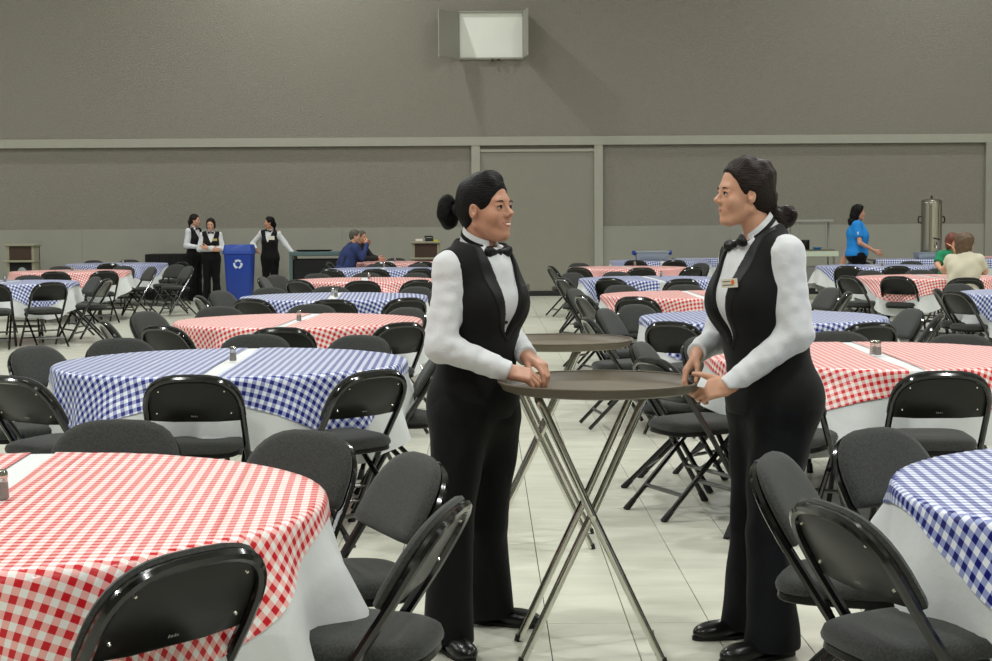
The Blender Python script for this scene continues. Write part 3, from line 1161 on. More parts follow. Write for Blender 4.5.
def torso(g, J, F, o=0.0, k=.05, disp=None, fat=1.0, hips=True, bust=1.0):
    pe, ch, nb = J['pelvis'], J['chest'], J['neck']
    U = nv(ch - pe)
    L = nv(F[1] - U * (F[1] @ U))
    Fw = np.cross(L, U)
    R = np.array([Fw, L, U])
    wa = pe * .52 + ch * .48
    if hips:
        g.add(ell(pe - Fw * .004 - U * .02, np.array([.122 * fat + o, .165 * fat + o, .150 + o]), R), k, disp)
        g.add(ell(pe - Fw * .014 - U * .05, np.array([.106 * fat + o, .150 * fat + o, .105 + o]), R), k, disp)
    g.add(ell(wa + Fw * .004, np.array([.112 * fat + o, .142 * fat + o, .17 + o]), R), k, disp)
    g.add(ell(ch - Fw * .004, np.array([.112 * fat + o, .150 * fat + o, .165 + o]), R), k, disp)
    if bust > 0:
        for q in (1, -1):
            g.add(ell(ch + Fw * .072 * fat + L * q * .066 - U * .035, np.array([.062, .068, .072]) * bust + o), k, disp)
    for q in ('shR', 'shL'):
        g.add(cone(nb * .75 + ch * .25, J[q], .060 + o, .050 + o), k, disp)
    g.add(cone(ch + U * .08, nb, .085 + o, .058 + o), k, disp)
    return R


def bbox(J, m=.15, zlo=None, zhi=None):
    A = np.array([v for v in J.values()])
    lo, hi = A.min(0) - m, A.max(0) + m
    lo[2] = -.01 if zlo is None else zlo
    if zhi is not None: hi[2] = zhi
    return lo, hi


def person(J, label, torso_yaw, head_yaw, head_pitch=0, head_roll=0, skin='skin', outfit='waiter', hair=None, hands=None, res=(.0085, .0125), hs=1.0, fat=1.0,
           shoes=None, tee=None, trousers='trouser', group=None, seed=1, detail=True, tie_fwd=.096, sleeves='long', bust=1.0, V_low=1.08, wide_leg=1.0):
    """J holds world joints; everything is stored relative to a root on the floor"""
    root0 = np.array([(J['anR'][0] + J['anL'][0]) / 2, (J['anR'][1] + J['anL'][1]) / 2, 0.0])
    J = {k: np.asarray(v, float) - root0 for k, v in J.items()}
    root = empty('person', tuple(root0))
    tag(root, label, 'person', group)
    F = frame_f(torso_yaw)
    HR = frame_f(head_yaw, head_pitch, head_roll)
    hb, hc = res
    near = hb < .005
    lo, hi = bbox(J)
    lo[2] = 0.02
    # --- body
    g = G(lo, hi, hb)
    R = torso(g, J, F, -.014, .05, fat=fat, bust=bust)
    T = add_head(g, J['head'], HR, hs, detail)
    g.add(cone(T(-.026, 0, -.045), J['neck'] + np.array([0, 0, -.02]), .046 * hs, .052), .014)
    for q in 'RL':
        g.add(cone(J['sh' + q], J['el' + q], .046, .038), .03)
        g.add(cone(J['el' + q], J['wr' + q], .038, .0255), .012)
        g.add(cone(J['hip' + q], J['kn' + q], .080 * fat, .052), .04)
        g.add(cone(J['kn' + q], J['an' + q], .052, .036), .02)
        ft = nv(J['toe' + q] - J['an' + q])
        g.add(cone(J['an' + q] - np.array([0, 0, .035]), J['toe' + q] - ft * .06 - np.array([0, 0, .006]), .026, .016), .02)
        if hands and q in hands:
            h = dict(hands[q])
            hand(g, J['wr' + q], h.pop('ex'), h.pop('ez'), 1 if q == 'R' else -1, h.pop('curls'), **h)
        else:
            ex = nv(J['wr' + q] - J['el' + q])
            hand(g, J['wr' + q], ex, R[1] * (1 if q == 'L' else -1) + R[0] * .3, 1 if q == 'R' else -1, [(.3, .4, .3)] * 4, k=.004)

    g.build('body', M[skin], root, 1)

    def face_x(y, z):
        """forward position of the skin at a point of the face"""
        for x in np.linspace(.125, .03, 191):
            i_ = np.round((T(x, y, z) - g.lo) / g.h).astype(int)
            if g.d[tuple(np.clip(i_, 0, g.n - 1))] < 0:
                return x
        return .07
    if detail:
        for q in (1, -1):
            e = T(.0690, q * .0315, .003)
            rings = [(0.0132 * math.sin(a), .0132 * math.cos(a)) for a in np.linspace(0.02, math.pi - .02, 12)]
            eye = MB()
            ringv = []
            for rr, h in rings:
                ringv.append([tuple(e + hs * (HR[0] * h + HR[1] * rr * math.cos(2 * math.pi * t / 16) + HR[2] * rr * math.sin(2 * math.pi * t / 16))) for t in range(16)])
            eye.loft(ringv)
            eo = eye.build('eye', M['eyew'], root)
            ir = MB()
            f0 = HR[0]
            ir.loft([[tuple(e + hs * (f0 * h + HR[1] * rr * math.cos(2 * math.pi * t / 14) + HR[2] * rr * math.sin(2 * math.pi * t / 14))) for t in range(14)] for rr, h in ((.0078, .0110), (.0076, .0120), (.0040, .0136), (.0008, .0138))])
            ir.build('iris', M['iris'], eo)
            eb = MB()
            pts = [T(.0835 - .010 * (a / .02) ** 2 * .60, q * (.031 + a), .0225 - 10 * (a - .003) ** 2) for a in np.linspace(-.021, .025, 9)]
            eb.tube([tuple(p) for p in pts], [.0010, .0020, .0025, .0026, .0025, .0023, .0020, .0015, .0009], 6)
            eb.build('eyebrow', M['hair5' if hair['mat'] == 'hair5' else 'hair2'], root)
            ls = MB()
            pts = [T(.0825 - .004 * (a / .012) ** 2 * 1.2, q * (.0325 + a), .0072 - 24 * a * a) for a in np.linspace(-.014, .016, 7)]
            ls.tube([tuple(p) for p in pts], [.0010, .0018, .0022, .0024, .0024, .0022, .0012], 5)
            ls.build('eyelash', M['iris'], eo)
        smile = hair.get('teeth')
        hw_ = .0270 if smile else .0225
        ys = np.linspace(-hw_, hw_, 11)
        up_ = .0062 if smile else .0022

        def mouth(z0, bow, rmax, inset, name, m, end=.0008, lim=1.0):
            yy = ys * lim
            xx = np.array([face_x(y, z0 + bow * (y / hw_) ** 2) for y in yy])
            xx = np.convolve(np.r_[xx[0], xx, xx[-1]], np.ones(3) / 3, 'valid')
            pts = [tuple(T(x - inset, y, z0 + bow * (y / hw_) ** 2)) for x, y in zip(xx, yy)]
            rr = [hs * (end + (rmax - end) * math.sqrt(max(0.0, 1 - (y / (hw_ * lim)) ** 2))) for y in yy]
            return MB().tube(pts, rr, 8).build(name, M[m], root)
        gap = .0042 if smile else .0012
        mouth(-.0545 + gap, up_ - gap - .001, .0030, .0012, 'upper_lip', 'lip')
        mouth(-.0590 - gap, up_ + gap + .003, .0036, .0012, 'lower_lip', 'lip')
        if smile:
            mouth(-.0560, up_ - .001, .0036, .0020, 'teeth', 'teeth', lim=.86)
            mouth(-.0588, up_ + .003, .0022, .0016, 'mouth_line', 'iris', lim=.9)
        else:
            mouth(-.0568, up_, .0012, .0002, 'mouth_line', 'lipdark')
    # --- hair
    if hair:
        A = J['head']
        gh = G(A - .30, A + .22, .0045 if near else .009)
        o = hair.get('vol', .013)
        gh.add(ell(T(-.011, 0, .038), np.array([.088 + o, .072 + o, .082 + o]) * hs, HR), 0, folds(seed, .0018, 110))
        gh.add(ell(T(-.050, 0, -.008), np.array([.042 + o, .055 + o, .058 + o]) * hs, HR), .03, folds(seed + 1, .0018, 110))
        xs = hair.get('line', [(-.14, -.06), (-.075, -.034), (-.035, .004), (-.008, .020), (.03, .046), (.06, .062), (.085, .074), (.10, .078), (.14, .08)])
        zz, xx = [a for a, b in xs], [b for a, b in xs]

        def front(X, Y, Z):
            x, y, z = (X - A[0]) / hs, (Y - A[1]) / hs, (Z - A[2]) / hs
            lx = x * HR[0, 0] + y * HR[0, 1] + z * HR[0, 2]
            lz = x * HR[2, 0] + y * HR[2, 1] + z * HR[2, 2]
            return (lx - np.interp(lz, zz, xx)) * .75 * hs
        gh.keep(front)
        for q in (1, -1):
            if hair.get('ears', True):
                gh.cut(ell(T(.002, q * .088, -.010), np.array([.024, .028, .030]) * hs, HR), .006)
        for a, r_ in hair.get('balls', []):
            gh.add(ell(T(*a), np.array(r_) * hs, HR), .02, folds(seed + 3, hair.get('mess', .004), 120))
        for a, b, ra, rb in hair.get('locks', []):
            gh.add(cone(T(*a), T(*b), ra * hs, rb * hs), .02, folds(seed + 5, .004, 90))
        gh.build('hair', M[hair['mat']], root, 1)
        if hair.get('band'):
            a, b = hair['band']
            MB().tube([tuple(T(*a)), tuple(T(*b))], .022 * hs, 12).build('hair_band', M['black'], root)
    # --- trousers
    U, Lx, Fw = R[2], R[1], R[0]
    g = G(lo, hi * np.array([1, 1, 0]) + np.array([0, 0, J['pelvis'][2] + .22]), hc)
    dp = folds(seed + 11, .0042, 42)
    seated = J['knR'][2] > .42 and J['hipR'][2] < .62
    torso(g, {**J, 'chest': J['chest']}, F, .007, .05, None, fat, True, 0)
    for q in 'RL':
        g.add(cone(J['hip' + q], J['kn' + q], .098 * fat * wide_leg, .070 * wide_leg), .05, dp)
        hem = J['an' + q] + np.array([0, 0, -.045])
        g.add(cone(J['kn' + q], hem, .066 * wide_leg, .082 * wide_leg), .02, dp)
        ftd = nv((J['toe' + q] - J['an' + q]) * np.array([1, 1, 0]))
        if not seated:
            g.add(cone(J['kn' + q], hem + ftd * .038, .050 * wide_leg, .062 * wide_leg), .03, dp)
    zt = J['pelvis'][2] + (.10 if outfit == 'waiter' else .08)
    g.keep(lambda X, Y, Z: np.maximum(Z - zt, .030 - Z) + 0 * X + 0 * Y)
    g.build('trousers', M[trousers], root, 2)
    # --- shoes
    for q in 'RL':
        an, toe = J['an' + q], J['toe' + q]
        d = nv((toe - an) * np.array([1, 1, 0]))
        R2 = np.array([d, np.cross([0, 0, 1], d), [0, 0, 1]])
        c = np.array([an[0], an[1], 0])
        gs = G(c - np.array([.25, .25, .002]), c + np.array([.25, .25, .14]), min(hb * 1.4, .008))
        gs.add(ell(c + d * .115 + np.array([0, 0, .030]), np.array([.085, .044, .036]), R2))
        gs.add(ell(c + d * .160 + np.array([0, 0, .024]), np.array([.052, .038, .026]), R2), .02)
        gs.add(ell(c - d * .022 + np.array([0, 0, .040]), np.array([.052, .036, .046]), R2), .03)
        gs.add(cone(c + np.array([0, 0, .05]), c + np.array([0, 0, .09]), .038, .036), .03)
        gs.keep(lambda X, Y, Z: .008 - Z + 0 * X + 0 * Y)
        so = gs.build('shoe', M['leather'], root, 1)
        if near:
            sm = MB()
            rg = []
            for z in (0.0, .010, .013):
                ring = []
                for t in range(24):
                    a = 2 * math.pi * t / 24
                    u = math.cos(a)
                    wd_ = .043 * (1 - .12 * (u < 0)) * abs(math.sin(a)) ** .8 * math.copysign(1, math.sin(a))
                    p = c + d * (.068 + .148 * u) + R2[1] * wd_
                    ring.append((p[0], p[1], z))
                rg.append(ring)
            sm.loft(rg)
            sm.build('sole', M['rubber'], so)
    # --- top
    glo = lo.copy(); glo[2] = J['pelvis'][2] - .16
    ghi = hi.copy(); ghi[2] = J['neck'][2] + .14
    nb = J['neck']
    hd = T(-.02, 0, -.05)
    axis = nv(hd - nb)
    if outfit == 'waiter':
        g = G(glo, ghi, hc * .8 if near else hc)
        ds = folds(seed + 21, .0017, 95)
        torso(g, J, F, .006, .05, None, fat, False, bust)
        for q in 'RL':
            mid = J['el' + q]
            g.add(cone(J['sh' + q], mid, .052 * fat, .056), .035, ds)
            cu = mid + (J['wr' + q] - mid) * .80
            g.add(cone(mid, cu, .053, .041), .02, ds)
            wdir = nv(J['wr' + q] - mid)
            g.add(capcone(mid + (J['wr' + q] - mid) * .72, J['wr' + q] + wdir * .012, .0385, .0375), .003)
        zcut = J['pelvis'][2] + .02
        g.keep(lambda X, Y, Z: zcut - Z + 0 * X + 0 * Y)
        # neck opening
        g.cut((lambda X, Y, Z: .016 - ((X - nb[0]) * axis[0] + (Y - nb[1]) * axis[1] + (Z - nb[2]) * axis[2]), nb - .10, nb + .14))
        g.build('shirt', M['shirt'], root, 1)
        # collar: band open to the front with wings
        cb = MB()
        Fh = nv(Fw - axis * (Fw @ axis)); Lh = np.cross(axis, Fh)
        rings = []
        NC = 26
        for (rr, zz_) in ((.098, -.058), (.0680, -.014), (.0605, .036), (.0575, .0362), (.0630, -.014), (.090, -.060)):
            ring = []
            for t in range(NC):
                go = 2 + 16 * max(0.0, min(1.0, (zz_ + .03) / .06))
                a = math.radians(go + (360 - 2 * go) * t / (NC - 1))
                zf = -.020 * math.cos(a)
                ring.append(tuple(nb + axis * (.020 + zz_ + zf) + Fh * rr * (1.04 - ((.32 * max(0.0, math.cos(a)) + .26 * max(0.0, -math.cos(a))) if rr > .08 else 0)) * math.cos(a) + Lh * rr * math.sin(a)))
            rings.append(ring)
        rings.append(rings[0])
        cb.loft(rings, cap=False, closed=False)
        col = cb.build('collar', M['shirt'], root)
        for q in (1, -1):
            wg = MB()
            b0 = nb + Fh * .058 + Lh * q * .022 + axis * .024
            b1 = nb + Fh * .052 + Lh * q * .036 + axis * .028
            tp = nb + Fh * .076 + Lh * q * .052 - axis * .014
            tp2 = nb + Fh * .080 + Lh * q * .020 - axis * .010
            n_ = Fh * .003
            P4 = [b0, b1, tp, tp2]
            wg.loft([[tuple(p - n_) for p in P4], [tuple(p + n_) for p in P4]])
            wg.build('collar_wing', M['shirt'], col)
        # bow tie with band
        bt = MB()
        rings = []
        for (rr, zz_) in ((.0675, .002), (.0665, .016), (.0630, .016), (.0630, .002), (.0675, .002)):
            rings.append([tuple(nb + axis * (.022 + zz_ - .020 * math.cos(a)) + Fh * rr * 1.04 * math.cos(a) + Lh * rr * math.sin(a)) for a in np.linspace(0, 2 * math.pi, 27)[:-1]])
        bt.loft(rings, cap=False)
        tie = bt.build('bow_tie', M['satin'], root)
        bc = nb + Fw * tie_fwd - U * .006
        gb = G(bc - .085, bc + .085, .0035 if near else .007)
        RB = np.array([Fh, Lh, axis])
        for q in (1, -1):
            gb.add(cone(bc + Lh * q * .006, bc + Lh * q * .044 + Fh * -.006, .008, .0215), 0, folds(seed + 30, .0016, 160))
            gb.keep(lambda X, Y, Z: np.abs((X - bc[0]) * Fh[0] + (Y - bc[1]) * Fh[1] + (Z - bc[2]) * Fh[2]) - .0125)
        gb.add(ell(bc + Fh * .004, (.011, .009, .013), RB), .004)
        kid('bow', np_mesh('bow', *gb.surf(1), M['satin']), tie)
        # vest
        ch, pe = J['chest'], J['pelvis']
        zv = V_low
        fr0 = ch * .5 + pe * .5

        def local(X, Y, Z):
            x, y, z = X - nb[0], Y - nb[1], Z - nb[2]
            return (x * Fw[0] + y * Fw[1] + z * Fw[2], x * Lx[0] + y * Lx[1] + z * Lx[2], x * U[0] + y * U[1] + z * U[2])
        depth = nb[2] - zv

        def vneck(X, Y, Z, ex=0.0):
            f, l, u = local(X, Y, Z)
            w = np.clip((u + depth) / depth, -1, 1.25)
            wid = np.where(w > 0, .074 * np.power(np.maximum(w, 1e-4), .75), w * .2)
            return np.maximum((np.abs(l) - wid - ex) * .9, -(f + .005 - .09 * np.maximum(u + .02, 0)))

        def vest(offs):
            g = G(glo, ghi, .0042 if near else hc)
            torso(g, J, F, offs, .05, folds(seed + 41, .0015, 26), fat, True, bust)
            return g
        arm = []
        for q, sg in (('R', -1), ('L', 1)):
            arm.append((J['sh' + q] + Lx * sg * .046 - U * .030, sg))
        zb_ = pe[2] - .085

        def shape(g, neck_r, ex=0.0):
            g.cut((lambda X, Y, Z: vneck(X, Y, Z, ex), glo, ghi))
            g.cut(cone(nb - U * .01, nb + axis * .2, neck_r, neck_r + .02))
            g.cut((lambda X, Y, Z: .024 - ((X - nb[0]) * axis[0] + (Y - nb[1]) * axis[1] + (Z - nb[2]) * axis[2]), nb - .10, nb + .14))
            for c, sg in arm:
                g.cut(ell(c, (.078, .062, .108), R), .006)
            g.keep(lambda X, Y, Z: zb_ - Z + .10 * np.abs((X - pe[0]) * Lx[0] + (Y - pe[1]) * Lx[1]) * 0 + 0 * Y)
            return g
        gv = shape(vest(.016), .074)
        vo = gv.build('vest', M['vest'], root, 1)
        if near:
            # shawl lapels: a band along the V, standing proud of the vest
            gl = vest(.0195)
            shape(gl, .072, -.002)

            def band(X, Y, Z):
                f, l, u = local(X, Y, Z)
                w = np.clip((u + depth) / depth, -1, 1.25)
                wid = np.where(w > 0, .074 * np.power(np.maximum(w, 1e-4), .75), w * .2)
                bw = .014 + .034 * np.clip(np.sin(np.clip(w, 0, 1) * 2.9), 0, 1)
                return np.maximum(np.maximum(np.abs(l) - wid - bw, -(f - .0)), -(u + depth + .012))
            gl.keep(band)
            kid('lapel', np_mesh('lapel', *gl.surf(1), M['satin']), vo)
            # shirt studs
            fn = None
            for k in range(3):
                u = -.075 - .085 * k
                p = nb + U * u + Fw * (.104 + .012 * k) * fat
                bx = MB().tube([tuple(p + Fw * -.01), tuple(p + Fw * .022)], .0055, 10)
                bx.build('stud', M['satin'], root)
    else:
        g = G(glo, ghi, hc)
        ds = folds(seed + 21, .005, 32)
        torso(g, J, F, .016, .05, ds, fat, True, bust)
        for q in 'RL':
            a, b = J['sh' + q], J['el' + q]
            if sleeves == 'short':
                e = a + (b - a) * .72
                g.add(capcone(a, e, .062 * fat, .068), .03, ds)
            else:
                g.add(cone(a, b, .062 * fat, .056), .035, ds)
                g.add(cone(b, J['wr' + q], .054, .042), .02, ds)
        zcut = J['pelvis'][2] - (.06 if not seated else .02)
        g.keep(lambda X, Y, Z: zcut - Z + 0 * X + 0 * Y)
        g.cut(cone(nb, nb + axis * .2, .060, .075))
        g.build('tshirt' if sleeves == 'short' else 'sweatshirt', M[tee], root, 1)
    return root, J, R, T


def badge(root, J, R, mt, off, size, marks=True, fat=1.0, f=None):
    """name badge on the chest: off = (left, up) from the neck base"""
    nb = J['neck']
    c = nb + R[1] * off[0] + R[2] * off[1] + R[0] * f
    w, h = size
    b = MB()
    Rn = R
    tilt = nv(R[0] + R[1] * (.30 if off[0] > 0 else -.30) + R[2] * .05)
    l = nv(np.cross(R[2], tilt)); u = np.cross(tilt, l)

    def pt(x, y, t):
        return tuple(c + l * x + u * y + tilt * t)
    b.prism([(-w / 2, -h / 2), (w / 2, -h / 2), (w / 2, h / 2), (-w / 2, h / 2)], pt, -.004, .003)
    o = b.build('name_badge', M[mt], root)
    if marks:
        e = MB()
        e.prism([(w * .28 + .008 * math.cos(a), h * .08 + .008 * math.sin(a)) for a in np.linspace(0, 6.28, 13)[:-1]], pt, .003, .0036)
        e.build('emblem', M['orange'], o)
        for y, x0, x1 in ((.006, -.026, .008), (-.006, -.028, .020)):
            MB().prism([(x0, y - .0018), (x1, y - .0018), (x1, y + .0018), (x0, y + .0018)], pt, .003, .0036).build('print_line', M['ink'], o)
    return o


# ------------------------------------------------------------------ the two waitresses at the tray
def waitress_left():
    d = 5.60
    J = dict(head=V(485.5, 209.5, d - .01), neck=V(479, 248, d + .01), chest=V(480, 292, d), pelvis=V(475, 392, d + .02),
             shR=V(450, 268, d - .115), shL=V(500, 268, d + .135), elR=V(441, 346, d - .17), elL=V(506, 333, d + .17),
             wrR=V(506, 371, d - .185), wrL=V(526, 355, d - .03),
             hipR=V(459, 420, d - .05), hipL=V(491, 420, d + .08), knR=V(451, 530, d - .09), knL=V(487, 522, d + .14),
             anR=V(447, 632, 5.48), anL=V(487, 608, 5.83), toeR=V(462, 655, 5.36), toeL=V(525, 622, 5.78))
    for q, z in (('R', .085), ('L', .085)):
        J['an' + q][2] = z
        J['toe' + q][2] = .03
    hands = dict(R=dict(ex=(.96, .1, -.22), ez=(.05, -.55, .83), curls=[(.55, .95, .6), (.6, 1.0, .6), (.65, 1.0, .6), (.7, 1.0, .6)], thumb=(.8, .4, -.45), spread=.02, s=.95),
                 L=dict(ex=(.62, -.52, -.40), ez=(.45, -.25, .86), curls=[(.40, .55, .4), (.5, .75, .5), (.55, .85, .5), (.6, .85, .5)], thumb=(.8, .4, -.35), spread=.02, s=.92))
    hair = dict(mat='hair', teeth=True, vol=.006, balls=[((-.150, 0, .006), (.034, .042, .062)), ((.022, 0, .094), (.044, .052, .036))], mess=.003,
                band=((-.120, 0, .008), (-.098, 0, .010)),
                line=[(-.14, -.06), (-.075, -.034), (-.052, -.006), (-.036, .016), (-.026, .026), (.0, .040), (.03, .058), (.06, .071), (.085, .080), (.10, .082), (.14, .082)])
    root, Jr, R, T = person(J, 'waitress with high black bun leaning on the tray, in vest and bow tie', -43, -31, 4, 0, 'skin', 'waiter', hair, hands,
                            (.0032, .0065), 1.03, 1.0, seed=3, detail=True, V_low=1.09, wide_leg=1.08)
    badge(root, Jr, R, 'badge2', (.088, -.130), (.062, .028), False, f=.148)
    MB().lathe([(.001, -.003), (.003, 0), (.001, .003)], 8, tuple(T(-.002, -.086, -.034))).build('earring', M['chrome'], root)


def waitress_right():
    d = 5.47
    J = dict(head=V(743.5, 194.5, d), neck=V(763, 238, d), chest=V(760, 288, d), pelvis=V(772, 388, d),
             shR=V(738, 256, d + .13), shL=V(786, 254, d - .125), elR=V(718, 338, d + .20), elL=V(797, 334, d - .165),
             wrR=V(698, 352, d + .06), wrL=V(730, 385, d - .165),
             hipR=V(760, 415, d + .07), hipL=V(784, 415, d - .07), knR=V(752, 528, d + .07), knL=V(768, 530, d - .10),
             anR=V(749, 622, 5.62), anL=V(775, 640, 5.34), toeR=V(706, 640, 5.58), toeL=V(735, 660, 5.28))
    for q in 'RL':
        J['an' + q][2] = .085
        J['toe' + q][2] = .03
    hands = dict(L=dict(ex=(-.80, -.02, -.18), ez=(-.1, -.93, .40), curls=[(.65, .95, .5), (.7, 1.0, .5), (.75, 1.0, .5), (.8, 1.0, .5)], thumb=(.85, .50, .05), spread=.02, tcurl=.12, s=.96),
                 R=dict(ex=(-.50, -.20, -.75), ez=(-.80, .1, .5), curls=[(.35, .55, .4), (.42, .65, .4), (.48, .7, .45), (.55, .7, .5)], thumb=(.8, .4, -.5), spread=.02, s=.95))
    hair = dict(mat='hair2', vol=.010, line=[(-.14, -.06), (-.075, -.034), (-.035, .000), (-.008, .014), (.03, .036), (.06, .052), (.085, .068), (.10, .076), (.14, .08)],
                balls=[((-.135, 0, -.080), (.050, .045, .040)), ((-.160, 0, -.060), (.028, .034, .026)), ((-.03, 0, .052), (.088, .078, .078)), ((-.080, 0, -.03), (.040, .050, .055))], mess=.007,
                locks=[((-.15, .01, -.10), (-.145, .02, -.165), .010, .004)])
    root, Jr, R, T = person(J, 'waitress with low brown bun and white name badge gripping the tray edge', 180 + 22, 180 + 10, 1, 0, 'skin2', 'waiter', hair, hands,
                            (.0032, .0065), .975, 1.10, seed=8, detail=True, trousers='navytrouser', V_low=1.07, bust=1.22, wide_leg=1.04, tie_fwd=.112)
    badge(root, Jr, R, 'badge', (.075, -.130), (.068, .030), True, f=.196)


waitress_left()
waitress_right()


# ------------------------------------------------------------------ trays on folding stands
def tray_and_stand(px, py, y, which, rz, spx):
    c = at_y(px, py, y)
    top = .905
    t = empty('serving_tray', (c.x, y, top))
    a = .345
    MB().lathe([(.02, .0), (a - .035, .0), (a - .012, .008), (a + .001, .030), (a + .004, .031), (a + .004, .034), (a - .002, .034), (a - .016, .013), (a - .038, .0045), (.02, .0045)], 72).build('tray_body', M['tray'], t)
    MB().lathe([(a + .0005, .0335), (a + .0055, .0325), (a + .0055, .0365), (a + .002, .038), (a - .003, .0365), (a + .0005, .0335)], 72, cap=False).build('rim', M['tray'], t)
    tag(t, which[0], 'tray')
    s = empty('tray_stand', (at_y(spx, 400, y).x, y, 0), rz)
    zp = .50
    for sx in (1, -1):
        hw = .150 if sx > 0 else .178
        r = .0140
        for sy in (1, -1):
            lg = MB().tube([(sx * -.235, sy * hw, .006), (sx * -.002, sy * hw, zp), (sx * .160, sy * hw, top - .045), (sx * .172, sy * (hw - .004), top - .024), (sx * .176, sy * (hw - .03), top - .0145)], r, 12).build('leg', M['chrome'], s)
            MB().tube([(sx * -.238, sy * hw, 0), (sx * -.2325, sy * hw, .022)], .0145, 10).build('foot_cap', M['rubber'], lg)
        MB().tube([(sx * .176, -hw + .03, top - .0145), (sx * .176, hw - .03, top - .0145)], r, 12).build('top_bar', M['chrome'], s)
    for sy in (1, -1):
        MB().tube([(0, sy * .145, zp), (0, sy * .196, zp)], .009, 10).build('pivot', M['rivet'], s)
        MB().box((-.176, sy * .09 - .022, top - .004), (.176, sy * .09 + .022, top - .001)).build('strap', M['black'], s)
    tag(s, which[1], 'tray stand')


tray_and_stand(600, 387, 5.43, ('round brown serving tray between the two waitresses', 'folding chrome stand carrying the tray between the two waitresses'), D2R(1), 588)
tray_and_stand(557, 343, 7.35, ('second brown tray partly hidden behind the left waitress', 'folding chrome stand under the tray behind the left waitress'), D2R(-3), 540)
q = at_y(702, 383, 5.26)
nk = MB()
nk.loft([[(-.016, -.004, -.02), (.014, -.008, -.014), (.018, .006, .012), (-.010, .010, .018)], [(-.016, -.002, -.018), (.014, -.004, -.012), (.018, .010, .014), (-.010, .014, .020)]])
o = nk.build('paper_napkin', M['napkin'])
o.location = q
o.scale = (.8, .8, .8)
o.rotation_euler = (.2, .35, .1)
tag(o, 'small folded white paper held by the right waitress', 'napkin')


# ------------------------------------------------------------------ people further back
def stand_joints(x, y, yaw, h, arms, feet=None):
    F = frame_f(yaw)
    s = h / 1.65
    c = np.array([x, y, 0.0])
    P = lambda f, l, u: c + s * (F[0] * f + F[1] * l) + np.array([0, 0, u * s])
    J = dict(head=P(.02, 0, 1.535), neck=P(-.01, 0, 1.385), chest=P(0, 0, 1.20), pelvis=P(0, 0, .90), shR=P(-.005, -.165, 1.335), shL=P(-.005, .165, 1.335),
             hipR=P(0, -.085, .83), hipL=P(0, .085, .83), knR=P(.01, -.09, .47), knL=P(.01, .09, .47), anR=P(-.02, -.10, .085), anL=P(-.02, .10, .085),
             toeR=P(.16, -.12, .03), toeL=P(.16, .12, .03))
    for k, v in arms.items():
        J[k] = P(*v)
    if feet:
        for k, v in feet.items():
            J[k] = P(*v)
    return J


HB = dict(mat='hair', vol=.012, balls=[((-.105, 0, -.03), (.03, .03, .04))], locks=[((-.10, 0, -.02), (-.10, 0, -.17), .028, .014)])


def back_people():
    yb = 30.9
    X = lambda px, y: at_y(px, 250, y).x
    J = stand_joints(X(195, yb), yb - .05, -28, 1.66, dict(elR=(-.02, -.22, 1.06), wrR=(.20, -.12, 1.03), elL=(.04, .20, 1.07), wrL=(.22, .02, 1.12)))
    r, Jr, R, T = person(J, 'vested waitress with ponytail by the wall, leftmost of three, in profile', -28, -5, 0, 0, 'skin2', 'waiter', dict(HB, mat='hair2'), seed=2, V_low=1.12)
    badge(r, Jr, R, 'gold', (.07, -.14), (.09, .045), False, f=.15)
    J = stand_joints(X(214, yb), yb - .32, -80, 1.57, dict(elR=(.03, -.23, 1.05), wrR=(.18, .02, 1.04), elL=(.03, .23, 1.05), wrL=(.20, -.06, 1.08)))
    r, Jr, R, T = person(J, 'vested waitress with folded arms by the wall, beside the blue bin', -80, -92, -6, 0, 'skin2', 'waiter',
                         dict(mat='hair2', vol=.015, ears=False, balls=[((-.03, .066, -.02), (.04, .022, .06)), ((-.03, -.066, -.02), (.04, .022, .06))]), seed=4, V_low=1.12)
    badge(r, Jr, R, 'gold', (.07, -.14), (.09, .045), False, f=.15)
    J = stand_joints(X(270, yb), yb, -100, 1.60, dict(elR=(-.02, -.36, 1.12), wrR=(.10, -.26, 1.02), elL=(-.05, .30, 1.12), wrL=(-.02, .47, .93)))
    r, Jr, R, T = person(J, 'vested waitress leaning one arm on the blue recycling bin', -100, -165, 0, 0, 'skin', 'waiter', HB, seed=6, V_low=1.12)
    badge(r, Jr, R, 'badge', (.075, -.14), (.12, .075), False, f=.15)
    # woman in blue t-shirt walking
    yb = 26.6
    J = stand_joints(X(857, yb), yb, -12, 1.71, dict(elR=(.04, -.26, 1.06), wrR=(.27, -.22, .93), elL=(-.12, .22, 1.05), wrL=(-.20, .22, .82)),
                     dict(knR=(.10, -.09, .47), anR=(.16, -.09, .09), toeR=(.32, -.10, .03), knL=(-.04, .09, .47), anL=(-.26, .09, .11), toeL=(-.10, .10, .03)))
    J['shR'] = J['shR'] + np.array([0, 0, .0])
    # the arm nearer the viewer swings forward, the other hangs behind
    r, Jr, R, T = person(J, 'long haired woman in a bright blue t-shirt walking past the tables', -18, -4, 0, 0, 'skin', 'tee',
                         dict(mat='hair', vol=.024, ears=False, balls=[((-.06, 0, -.04), (.080, .090, .10)), ((-.10, 0, -.13), (.065, .085, .085))]), hs=1.06, seed=12, fat=1.42, tee='bluetee', sleeves='short', bust=1.15)
    p = Jr['shR'] + (Jr['elR'] - Jr['shR']) * .45 + R[1] * -.085
    MB().lathe([(.002, -.03), (.03, -.02), (.034, 0), (.03, .02), (.002, .03)], 10, tuple(p), .35, 1).build('sleeve_print', M['print'], r)


back_people()


